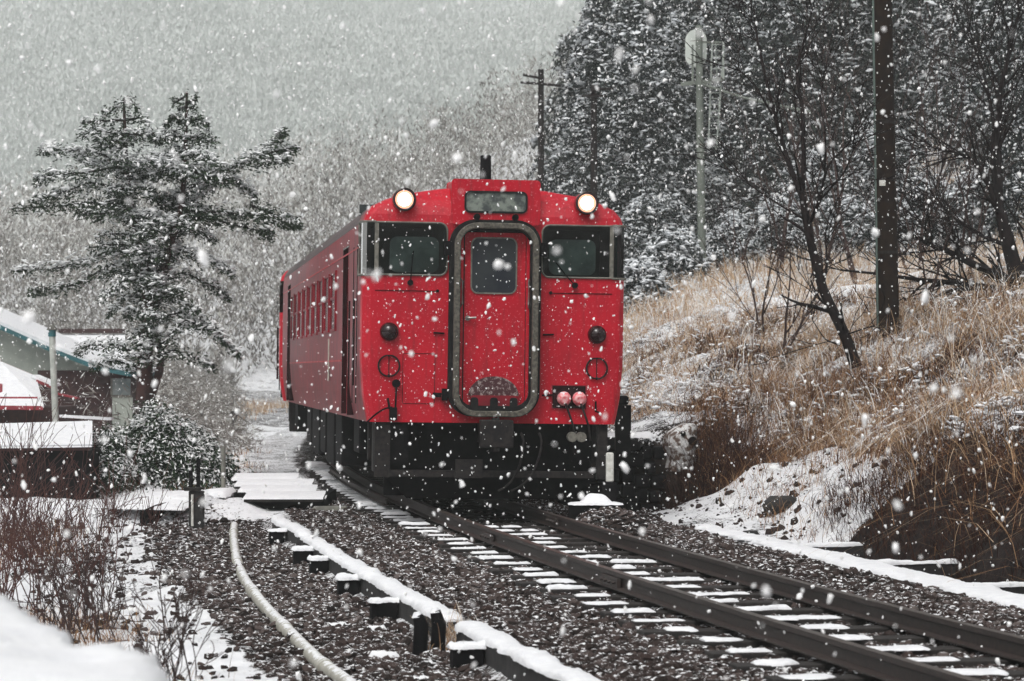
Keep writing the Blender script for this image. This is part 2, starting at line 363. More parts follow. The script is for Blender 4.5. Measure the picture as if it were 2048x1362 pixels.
# ------------------------------------------------------------------ ballast stones
def ico():
    p = (1+5**.5)/2
    V = np.array([(-1,p,0),(1,p,0),(-1,-p,0),(1,-p,0),(0,-1,p),(0,1,p),(0,-1,-p),(0,1,-p),(p,0,-1),(p,0,1),(-p,0,-1),(-p,0,1)], float)
    V /= np.linalg.norm(V[0])
    F = np.array([(0,11,5),(0,5,1),(0,1,7),(0,7,10),(0,10,11),(1,5,9),(5,11,4),(11,10,2),(10,7,6),(7,1,8),(3,9,4),(3,4,2),(3,2,6),(3,6,8),(3,8,9),(4,9,5),(2,4,11),(6,2,10),(8,6,7),(9,8,1)])
    return V, F
IV, IF = ico()
OV = np.array([(1,0,0),(-1,0,0),(0,1,0),(0,-1,0),(0,0,1),(0,0,-1)], float)
OF = np.array([(0,2,4),(2,1,4),(1,3,4),(3,0,4),(2,0,5),(1,2,5),(3,1,5),(0,3,5)])
def blobs(g, C, size, flat, BV, BF, var, jit=.25, mi=0):
    n = len(C); m = len(BV)
    D = BV[None]*(1+rng.uniform(-jit, jit, (n, m, 1)))*size[:, None, None]
    D = D*flat[:, None, :]
    a = rng.uniform(0, 6.283, n); b = rng.uniform(-.5, .5, n)
    x = D[..., 0]*np.cos(a)[:, None]-D[..., 1]*np.sin(a)[:, None]; y = D[..., 0]*np.sin(a)[:, None]+D[..., 1]*np.cos(a)[:, None]
    z = D[..., 2]; x2 = x*np.cos(b)[:, None]+z*np.sin(b)[:, None]; z2 = -x*np.sin(b)[:, None]+z*np.cos(b)[:, None]
    V = np.stack([x2, y, z2], -1)+C[:, None]
    F = BF[None]+(np.arange(n)*m)[:, None, None]
    g.add(V.reshape(-1, 3), F.reshape(-1, 3), mi, np.repeat(var, m))
ns = 60000
u_ = rng.uniform(0, 1, ns); Ys = 12*(38/12)**u_; ts = rng.uniform(-5.2, 2.1, ns); Xs = xc(Ys)+ts
keep = ~((ts > -2.35) & (ts < -2.0)) & ((ts > -2.3) | (Ys < 34.5)) & (rng.uniform(0, 1, ns) < np.where((ts < -3.6) & (Ys < 24.5), .06, np.where(ts < -3.8, .12, 1)))
Xs, Ys, ts = Xs[keep], Ys[keep], ts[keep]; n = len(Xs)
sz = rng.uniform(.016, .036, n)*rng.choice([1, 1, 1, 1.4], n)
C = np.stack([Xs, Ys, height(Xs, Ys)+sz*.25], 1)
g = G(); fl = np.stack([rng.uniform(.9, 1.4, n), rng.uniform(.7, 1.1, n), rng.uniform(.5, .9, n)], 1)
var = rng.uniform(0, .9, n)*np.where(vnoise(Xs, Ys, .6, 9) > .55, 1.0, .75)
blobs(g, C, sz, fl, IV, IF, var, .3)
n = 420; Ys = rng.uniform(29.3, 33.6, n); ts = rng.uniform(2.0, 4.6, n); Xs = xc(Ys)+ts; sz = .010+.05*rng.uniform(0, 1, n)**3
blobs(g, np.stack([Xs, Ys, height(Xs, Ys)], 1), sz, np.full((n, 3), 1.0), IV, IF, rng.uniform(0, .5, n), .35)
tag(g.build('ballast_stones', M['stone']), 'brown and grey ballast stones dusted with snow', kind='stuff')

# ------------------------------------------------------------------ track
def rail(name, off, y0, y1, label, head=.060, h=.128, zt=0., foot=.12, step=1.0):
    prof = [(-head/2, 0, 1), (-head/2, -.035*h/.14, 0), (-.009, -.045*h/.14, 0), (-.009, -h+.02, 0), (-foot/2, -h+.010, 0), (-foot/2, -h, 0),
            (foot/2, -h, 0), (foot/2, -h+.010, 0), (.009, -h+.02, 0), (.009, -.045*h/.14, 0), (head/2, -.035*h/.14, 0), (head/2, 0, 0)]
    ys = np.arange(y0, y1+.01, step); V = []; m = len(prof)
    for y in ys:
        for a, z, _ in prof:
            V.append(tuple(cl(y, off+a, zt+z-.0125*off)))
    id_ = np.arange(len(ys)*m).reshape(len(ys), m); idn = np.roll(id_, -1, 1)
    F = np.stack([id_[:-1], idn[:-1], idn[1:], id_[1:]], -1)
    MI = np.zeros(F.shape[:2], int); MI[:, m-1] = 1
    g = G(); g.add(np.array(V), F.reshape(-1, 4), MI.ravel())
    g.add(np.array(V[:m]), [tuple(range(m))]); g.add(np.array(V[-m:]), [tuple(range(m))])
    return tag(g.build(name, [M['rust'], M['railtop']]), label, 'rail')
rail('rail', -.565, 3, 120, 'left running rail, brown and rusty, nearer the snowy kerb beam')
rail('rail', .565, 3, 120, 'right running rail, brown and rusty, nearer the ditch')
rail('guard_rail', -.80, 34.5, 46, 'thin short guard rail just outside the left rail beside the train', .04, .08, -.03, .08)
# fishplate joint bumps on the rails
for off, y in ((-.565, 21.9), (-.565, 27.6), (.565, 30.3)):
    g = G(); p = cl(y-.3, off-.035, -.07); q = cl(y+.3, off-.035, -.07)
    g.bar(p, q, .03, .075)
    for k in (-.2, -.07, .07, .2): g.tube([cl(y+k, off-.048, -.07), cl(y+k, off-.075, -.07)], .014, 6)
    tag(g.build('fishplate', M['rust']), {21.9: 'rusty bolted joint plate on the left rail, the one nearer the camera', 27.6: 'rusty bolted joint plate on the left rail, the one nearer the train', 30.3: 'rusty bolted joint plate on the right rail'}[y], 'joint plate')
ORD = ['first','second','third','fourth','fifth','sixth','seventh','eighth','ninth','tenth','eleventh','twelfth','thirteenth','fourteenth','fifteenth','sixteenth','seventeenth','eighteenth','nineteenth','twentieth','twenty-first','twenty-second','twenty-third','twenty-fourth','twenty-fifth','twenty-sixth','twenty-seventh','twenty-eighth','twenty-ninth','thirtieth']
y = 30.6; k = 0; sl = []
while y > 12.2: sl.append((y, True)); y -= .70
y = 31.3
while y < 54: sl.append((y, False)); y += .70
ki = 0
for (y, front) in sl:
    th_ = heading(y)+random.uniform(-.01, .01); h0 = random.uniform(1.02, 1.12)
    o = empty('railway_sleeper', cl(y, random.uniform(-.04, .04), -.15), 'x', 'sleeper', th_, 'timber sleepers under the rails')
    g = G(); g.box(-h0, h0, -.11, .11, -.12, 0); bevel(g.build('timber', M['sleeper'], o), .008)
    if front:
        o['label'] = f'snow topped timber sleeper, {ORD[ki]} in front of the train nose'; ki += 1
        l0 = random.uniform(-1.04, -.90); l1 = random.uniform(-.74, -.66); x = -.47; segs = [(l0, l1)]; e1 = random.uniform(.05, .46)
        if random.random() < .45: m_ = random.uniform(-.25, .2); segs += [(x, m_), (m_+random.uniform(.04, .12), max(e1, m_+.25))]
        else: segs.append((x, e1))
        if random.random() < .6: segs.append((.68, random.uniform(.8, .98)))
        for a_0, a_1 in segs:
            g = G(); dy = random.uniform(-.02, .02)
            snow_strip(g, [(a_0, dy, .0), (a_1, dy+random.uniform(-.015, .015), .0)], random.uniform(.12, .20), random.uniform(.010, .024), random.randrange(9999), .42, .025)
            g.build('snow_cap', M['snow'], o, True)
    else:
        o['label'] = f'timber sleeper with a snowy left end, {ORD[min(29, int((y-31.3)/.70+.5))]} one back beside the train' if y < 50 else 'timber sleeper far back beside the train'
        if y < 52:
            g = G(); snow_strip(g, [(-1.0, 0, .0), (-.66, 0, .0)], .18, .025, random.randrange(9999), .3, .04)
            g.build('snow_cap', M['snow'], o, True)

# ------------------------------------------------------------------ left kerb beam in three pieces with stakes
def tpt(y, off, z): return cl(y, off, z)
def kerb_beam(y0, y1, label, stakes, off=-2.16, zt=-.16, wob=0, wd=.17, seed=1):
    o = empty('kerb_beam', tpt((y0+y1)/2, off, -.36), label, 'kerb beam', 0, 'beams along the left of the track')
    base = Vector(o.location)
    ys = np.linspace(y0, y1, max(3, int((y1-y0)/.6)))
    pts = [tpt(y, off+wob*math.sin(y*1.7), zt-.02)-base for y in ys]
    g = G()
    V = []
    for i, p in enumerate(pts):
        q = (pts[min(i+1, len(pts)-1)]-pts[max(i-1, 0)]); q.z = 0; q.normalize(); s = Vector((q.y, -q.x, 0))
        for a, z in ((-.5, 0), (.5, 0), (.5, -.24), (-.5, -.24)): V.append(tuple(p+s*(a*wd*.95)+Vector((0, 0, z))))
    id_ = np.arange(len(V)).reshape(-1, 4); nx = np.roll(id_, -1, 1)
    g.add(np.array(V), np.stack([id_[:-1], nx[:-1], nx[1:], id_[1:]], -1).reshape(-1, 4))
    g.add(V[:4], [(0, 1, 2, 3)]); g.add(V[-4:], [(3, 2, 1, 0)])
    bevel(g.build('beam', M['concrete'], o), .012)
    g = G(); snow_strip(g, pts, wd*1.08, .042, seed, .15, .05); g.build('snow_cap', M['snow'], o, True)
    for (ysk, ln) in stakes:
        c = tpt(ysk, off-wd/2-.005, zt-.045)-base; hd = heading(ysk)
        sx = Vector((math.cos(hd), math.sin(hd), 0)); sy = Vector((-math.sin(hd), math.cos(hd), 0))
        g = G(); A = c; B = c-sx*ln
        V = [tuple(e+sy*(j*.065)+Vector((0, 0, z))) for e in (A, B) for j in (-1, 1) for z in (-.26, 0)]
        g.add(V, np.array([(0,1,3,2),(4,6,7,5),(0,4,5,1),(2,3,7,6),(0,2,6,4),(1,5,7,3)]))
        st = bevel(g.build('stake', M['black'], o), .01)
        g = G(); snow_strip(g, [A+sx*.03, B-sx*.02], .15, .035, int(ysk*10), .3, .02); g.build('snow_cap', M['snow'], st, True)
    return o
kerb_beam(29.6, 33.3, 'farthest short wonky beam piece under lumpy snow', [(31.2, .16)], wob=.05, wd=.16, seed=3, off=-2.18)
kerb_beam(19.9, 29.3, 'middle long beam topped with snow, four stakes on its left', [(28.0, .19), (26.6, .17), (24.2, .18), (21.9, .20)], seed=4)
kerb_beam(11.5, 19.4, 'nearest long beam topped with snow, grass tuft at its far end', [(18.4, .20), (14.6, .2)], seed=5, off=-2.13, wd=.19)
# small dark stub posts where the beams meet
for i, (dx, lb) in enumerate(((-.34, 'leaning black stub post at the beam joint, left one'), (-.22, 'leaning black stub post at the beam joint, right one'))):
    p = cl(19.5, -2.13+dx+.02, -.36); o = empty('stub_post', p, lb, 'post')
    g = G(); g.tube([(0, 0, 0), (.01, 0, .2), (-.015, 0, .26+.03*i)], [.05, .05, .035], 8); g.build('post', M['black'], o, True)
    g = G(); g.tube([(-.015, 0, .25+.03*i), (-.02, 0, .285+.03*i)], [.04, .02], 8); g.build('snow_cap', M['snow'], o, True)
# low snow clods beside stakes
g = G()
for (y, t, s) in ((21.6, -2.75, .09), (19.3, -2.72, .10), (17.9, -2.75, .08), (17.2, -2.9, .07), (21.2, -2.5, .07)):
    p = cl(y, t, 0); z = hz(p.x, p.y)
    snow_strip(g, [(p.x-s, p.y, z), (p.x+s, p.y+.03, z)], s*1.4, .04, int(y*7), .4, .02)
tag(g.build('snow_patches', M['snow'], smooth=True), 'small lumps of snow on the gravel', kind='stuff')

# ------------------------------------------------------------------ pipe on the gravel
pp = [(469,1052,34.0),(467,1075,32.2),(473,1120,28.3),(490,1165,25.3),(530,1215,22.7),(580,1270,20.3),(640,1325,18.4),(695,1370,17.1),(760,1425,15.6),(850,1500,13.9)]
pts = []
for u, v, d in pp:
    x = (u-1024)/FPX*d; pts.append(Vector((x, d, hz(x, d)+.035)))
ps = np.array([tuple(p) for p in pts]); tt = np.linspace(0, len(ps)-1, 60)
ps = np.stack([np.interp(tt, np.arange(len(ps)), ps[:, k]) for k in range(3)], 1)
for _ in range(3): ps[1:-1] = (ps[:-2]+2*ps[1:-1]+ps[2:])/4
g = G(); g.tube(ps, .048, 14)
for k in range(4, 60, 9): g.tube(ps[k:k+2]*1.0, .054, 14)
tag(g.build('hose_pipe', M['pipe'], smooth=True), 'pale frosted pipe curving over the gravel at the left', 'pipe')

# ------------------------------------------------------------------ right ditch kerb and struts
o = empty('ditch_kerb', cl(24, 2.35, -.3), 'long concrete ditch kerb under a band of snow right of the track', 'kerb')
base = Vector(o.location); ys = np.arange(10, 29.3, .6)
g = G(); V = []
for y in ys:
    for a, z in ((2.12, -.205), (2.57, -.205), (2.57, -.85), (2.12, -.5)): V.append(tuple(cl(y, a, z)-base))
id_ = np.arange(len(V)).reshape(-1, 4); nx = np.roll(id_, -1, 1)
g.add(np.array(V), np.stack([id_[:-1], nx[:-1], nx[1:], id_[1:]], -1).reshape(-1, 4)); g.add(V[:4], [(0,1,2,3)]); g.add(V[-4:], [(3,2,1,0)])
g.build('kerb', M['concrete'], o)
g = G(); snow_strip(g, [cl(y, 2.36+.02*math.sin(y*2), -.205)-base for y in ys], .42, .035, 8, .16, .06)
g.build('snow_cap', M['snow'], o, True)
g = G(); snow_strip(g, [cl(y, 2.28, -.18)-base for y in np.arange(27, 31.2, .3)], .3, .03, 9, .5, .05); g.build('snow_cap', M['snow'], o, True)
for y, L_, lb in ((28.2, .85, 'short farthest ditch strut topped with snow'), (25.6, 1.0, 'middle ditch strut topped with snow'), (22.9, 1.0, 'nearest visible ditch strut topped with snow'), (20.2, 1.0, 'ditch strut cut by the right edge of the view')):
    hd = heading(y)+.14
    o = empty('ditch_strut', cl(y, 2.52, -.24), lb, 'strut', hd, 'struts across the ditch')
    g = G(); g.box(0, L_, -.05, .05, -.11, -.0); bevel(g.build('beam', M['concrete'], o), .008)
    g = G(); snow_strip(g, [(.0, 0, 0), (L_, 0, 0)], .11, .03, int(y), .3, .03); g.build('snow_cap', M['snow'], o, True)

# ------------------------------------------------------------------ culvert deck, wall and posts on the left
o = empty('culvert_deck', (-3.05, 36, -.4), 'snow covered stack of boards over the culvert beside the track', 'deck')
B0 = Vector(o.location)
for i in range(4):
    d0 = 35.0+i*.75; z0 = -.055+i*.047
    f = P(485-6*i+random.uniform(-3, 3), 0, d0).x; e = P(634-8*i+random.uniform(-8, 8), 0, d0).x+.02
    if i == 3: e -= .1
    g = G(); V = [(f, d0, z0-.03), (e, d0, z0-.03), (e-.04, d0+.78, z0+.01), (f-.04, d0+.78, z0+.01)]
    Vt = [(x, y, z+.03) for x, y, z in V]
    g.add([tuple(Vector(q)-B0) for q in V+Vt], np.array([(3,2,1,0),(4,5,6,7),(0,1,5,4),(1,2,6,5),(2,3,7,6),(3,0,4,7)]))
    b = g.build('board', M['sleeper'], o)
    g = G(); n_ = 14; top_ = []; bot_ = []
    for q in range(n_+1):
        x = f-.012+(e+.024-f)*q/n_; j_ = random.uniform(-.012, .012); k_ = random.uniform(-.006, .004)
        top_ += [(x, d0-.012+j_, z0+.002), (x, d0+.01+j_, z0+.022+k_), (x, d0+.4, z0+.055+k_), (x-.02, d0+.80, z0+.074)]
    id_ = np.arange(len(top_)).reshape(-1, 4)
    g.add([tuple(Vector(p_)-B0) for p_ in top_], np.stack([id_[:-1,:-1], id_[1:,:-1], id_[1:,1:], id_[:-1,1:]], -1).reshape(-1, 4)); g.build('snow_cap', M['snow'], b, True)
g = G(); g.box(-.42, .72, -.72, -.5, 0, .31); g.box(-.42, -.30, -.5, 1.8, 0, .40); g.box(.6, .72, -.5, 1.8, 0, .36)
g.build('pit_wall', M['black'], o)
g = G(); g.box(-.16, .30, -.15, .15, 0, .26); e = bevel(g.build('concrete_block', M['concrete_pale']), .02)
e.location = (-2.30, 35.0, -.36); tag(e, 'grey concrete block beside the culvert boards', 'block')
e.scale = (.9, 1, .85)
o = empty('retaining_wall', (-3.9, 35, -.4), 'low dark curved retaining wall under a snow cap left of the culvert', 'wall')
B0 = Vector(o.location); top = [(462,992,35.2),(400,994,35.2),(350,1000,34.9),(310,1010,34.5),(280,1023,34.0)]
pts = [P(*q) for q in top]; g = G(); V = []
for p in pts: V += [tuple(p-B0), tuple(p+Vector((0, .2, 0))-B0), (p.x-B0.x, p.y+.2-B0.y, -.05), (p.x-B0.x, p.y-B0.y, -.05)]
id_ = np.arange(len(V)).reshape(-1, 4); nx = np.roll(id_, -1, 1)
g.add(np.array(V), np.stack([id_[:-1], nx[:-1], nx[1:], id_[1:]], -1).reshape(-1, 4)); g.add(V[:4], [(0,1,2,3)]); g.add(V[-4:], [(3,2,1,0)])
g.build('wall', M['black'], o)
g = G(); snow_strip(g, [p+Vector((0, .45, 0))-B0 for p in pts], 1.0, .06, 5, .2, .06); g.build('snow_cap', M['snow'], o, True)
o = empty('water_post', tuple(P(392, 1048, 34.2)), 'dark square post with a frosted pipe in front of the retaining wall', 'post')
g = G(); g.box(-.08, .10, -.07, .07, -.05, .40); bevel(g.build('post', M['concrete'], o), .015)
g = G(); g.box(-.13, .06, -.10, .06, .401, .44); g.build('cap', M['darksteel'], o)
g = G(); g.tube([(-.03, -.10, -.02), (-.03, -.1, .36)], .016, 8); g.build('pipe', M['white_paint'], o, True)
for dx, h, lb in ((-.06, .72, 'thin dark stick standing behind the square post, left one'), (.03, .80, 'thin dark stick standing behind the square post, right one')):
    g = G(); g.box(-.022, .022, -.02, .02, 0, h); e = g.build('stick', M['black']); e.location = tuple(P(392, 1048, 34.7)+Vector((dx, 0, 0))); tag(e, lb, 'stick')
g = G(); g.tube([(0, 0, 0), (.0, 0, .62)], .03, 8); e = g.build('marker_post', M['concrete_pale'], smooth=True); e.location = tuple(P(447, 990, 36.0)); tag(e, 'pale thin post left of the snowy culvert boards', 'post')
o = empty('track_marker', tuple(P(468, 852, 78)), 'small round headed marker on the snowy path beside the railcar', 'marker')
g = G(); g.box(-.045, .045, -.03, .03, -.1, .30); g.build('post', M['darksteel'], o)
g = G(); g.tube([(0, -.03, .30), (0, .03, .30)], .12, 14); g.build('disc', M['darksteel'], o, True)

# slab, distance post and heap right of the train nose
o = empty('snow_slab', (.80, 30.45, -.3), 'flat snow covered concrete slab with a snow heap beside the train nose', 'slab')
g = G(); g.box(-.19, .385, -.12, .22, 0, .40); g.build('slab', M['black'], o)
g = G(); snow_strip(g, [(-.20, .05, .402), (.39, .05, .402)], .37, .028, 12, .04, .03); g.build('snow_cap', M['snow'], o, True)
g = G(); V = [(-.10, -.06, .40), (.30, -.06, .40), (.30, .16, .40), (-.10, .16, .40), (.02, .0, .52), (.17, .0, .515), (.20, .12, .50), (.03, .12, .52)]
g.add(V, np.array([(0,1,5,4),(1,2,6,5),(2,3,7,6),(3,0,4,7),(4,5,6,7)])); hp = g.build('snow_heap', M['snow'], o, True); bevel(hp, .03, 3)
o = empty('distance_post', tuple(P(1219, 992, 30.75)), 'short white post on a black base beside the train nose', 'post')
g = G(); g.box(-.075, .075, -.03, .07, -.2, .15); g.build('base', M['black'], o)
g = G(); g.box(-.04, .045, -.03, .035, .15, .47); bevel(g.build('post', M['white_paint'], o), .02, 3)

# stone wall, drain pillar and pipe mouth across the gully
o = empty('stone_wall', (1.1, 37.85, -1.2), 'dark rough stone wall closing the gully right of the train', 'wall')
g = G()
for r_ in range(9):
    x = -.5
    while x < .80:
        w_ = random.uniform(.13, .34); j = random.uniform(-.05, .05)
        top_ = 1.85 - (0.0 if x < .5 else .12)
        z0 = r_*top_/9; g.box(x+.008, x+w_-.008, j, .5, z0+.006, z0+top_/9-random.uniform(.006, .03)); x += w_
bevel(g.build('stones', M['black'], o), .03, 2)
g = G(); snow_strip(g, [(-.4, .45, 1.84), (.8, .45, 1.84)], .75, .05, 4, .3, .05); g.build('snow_cap', M['snow'], o, True)
o = empty('drain_pillar', (2.25, 37.7, -1.1), 'snow plastered drain pillar with two round holes beside the gully', 'drain')
g = G()
cs = [(1.30, .24, -.03), (1.5, .26, .03), (1.62, .30, .0), (1.78, .26, -.02), (1.88, .20, .05), (1.93, .10, .08)]
g.tube([(.05, 0, .2), (.03, 0, .9), (-.01, 0, 1.36)], [.13, .17, .23], 11); g.build('base', mat('earth_face', (.10, .06, .045), (.03, .018, .015), 9, .95, bump=(20, .03)), o); g = G()
V = []
for z, r_, dx in cs:
    for k in range(14): a = k*2*math.pi/14; rr = r_*(1+.10*math.sin(k*2.7+z*5)); V.append((dx+rr*math.cos(a)*.8, rr*math.sin(a), z))
id_ = np.arange(len(V)).reshape(-1, 14); nx = np.roll(id_, -1, 1)
g.add(np.array(V), np.stack([id_[:-1], nx[:-1], nx[1:], id_[1:]], -1).reshape(-1, 4)); g.add(V[-14:], [tuple(range(14))])
g.build('pillar', mat('snowy_pillar', (.72, .72, .72), (.13, .085, .065), 12, .9, a=.44, b=.56, bump=(25, .03)), o, True)
for x, z, r_ in ((.0, 1.80, .035), (.13, 1.70, .06)):
    g = G(); g.tube([(x, -.29, z), (x, -.15, z)], r_, 12); g.build('hole', M['black'], o, True)

# ------------------------------------------------------------------ railcar
def rring(g, x0, x1, z0, z1, y0, y1, wd, rad, mi=0, n=5):
    """frame of band width wd, rounded corners, from y0 (front) to y1 (back)"""
    def loop(x0, x1, z0, z1, r):
        r = max(r, .004); o_ = []
        for cx, cz, a0 in ((x1-r, z1-r, 0), (x0+r, z1-r, 90), (x0+r, z0+r, 180), (x1-r, z0+r, 270)):
            for k in range(n+1): a = R(a0+90*k/n); o_.append((cx+r*math.cos(a), cz+r*math.sin(a)))
        return o_
    a = loop(x0, x1, z0, z1, rad); b = loop(x0+wd, x1-wd, z0+wd, z1-wd, rad-wd); m = len(a)
    V = [(x, y0, z) for x, z in a]+[(x, y0, z) for x, z in b]+[(x, y1, z) for x, z in b]+[(x, y1, z) for x, z in a]
    F = []
    for i in range(m):
        j = (i+1) % m
        for q in range(4): p = (q+1) % 4; F.append((q*m+i, p*m+i, p*m+j, q*m+j))
    g.add(V, np.array(F), mi)
def rplate(g, x0, x1, z0, z1, y0, y1, rad, mi=0, n=5):
    o_ = []
    for cx, cz, a0 in ((x1-rad, z1-rad, 0), (x0+rad, z1-rad, 90), (x0+rad, z0+rad, 180), (x1-rad, z0+rad, 270)):
        for k in range(n+1): a = R(a0+90*k/n); o_.append((cx+rad*math.cos(a), cz+rad*math.sin(a)))
    m = len(o_); V = [(x, y0, z) for x, z in o_]+[(x, y1, z) for x, z in o_]
    g.add(V, [tuple(range(m)), tuple(range(2*m-1, m-1, -1))]+[(i, (i+1) % m, m+(i+1) % m, m+i) for i in range(m)], mi)
def corner_fill(g, x0, x1, z0, z1, y, rad, mi=0, n=5, which=(0, 1, 2, 3)):
    for q, (cx, cz, a0, kx, kz) in enumerate(((x1-rad, z1-rad, 0, x1, z1), (x0+rad, z1-rad, 90, x0, z1), (x0+rad, z0+rad, 180, x0, z0), (x1-rad, z0+rad, 270, x1, z0))):
        if q not in which: continue
        V = [(kx, y, kz)]+[(cx+rad*math.cos(R(a0+90*k/n)), y, cz+rad*math.sin(R(a0+90*k/n))) for k in range(n+1)]
        g.add(V, [(0, i+1, i+2) for i in range(n)], mi)
ZR = [(.96,1.365),(1.08,1.39),(1.25,1.42),(1.6,1.448),(2.2,1.45),(2.56,1.45),(2.95,1.45),(3.13,1.44),(3.22,1.41),(3.31,1.34),(3.39,1.18),(3.46,.95),(3.515,.62),(3.55,.30),(3.56,.10)]
LEN = 20.0
DOORS = [(2.1, 3.15), (17.0, 18.05)]
def yb(z): return 0 if z < 3.13 else .30*((z-3.13)/.43)**2
def car_shell(g):
    ysd = [LEN, 18.05, 17.0, 3.15, 2.1, .30, .12]
    rows = []
    for z, w_ in ZR:
        f = yb(z); L_ = []
        for y in ysd: L_.append((-w_, y+f*(y < .5)))
        L_.append((-w_+.015*min(1, w_), .055+f)); L_.append((-w_+.055*min(1, w_), .012+f))
        for x in (1.345, 1.31, 1.27, .52): L_.append((-min(x, max(.02, w_-.09)), f))
        L_ = L_+[(-x, y) for x, y in reversed(L_)]
        rows.append([(x, y, z) for x, y in L_])
    V = np.array(rows); n, m = V.shape[:2]; id_ = np.arange(n*m).reshape(n, m); F = []; MI = []
    for i in range(n-1):
        z = ZR[i][0]
        for j in range(m-1):
            jj = min(j, m-2-j)
            if z in (2.56, 2.95) and jj in (5, 6, 7, 8, 9, 11): continue
            if jj in (1, 3) and 1.0 < z+.001 < 2.94 : continue
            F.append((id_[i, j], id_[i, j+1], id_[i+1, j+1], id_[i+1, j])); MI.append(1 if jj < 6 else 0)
    g.add(V, np.array(F), np.array(MI))
    g.add(V[:, 0], [tuple(range(n))]); 
    back = [tuple(q) for q in V[:, 0]]+[tuple(q) for q in V[::-1, -1]]
    g.add(back, [tuple(range(len(back)))], 1)
    g.add([(-1.33, 0.02, .962), (1.33, .02, .962), (1.33, LEN, .962), (-1.33, LEN, .962)], [(0, 1, 2, 3)], 1)
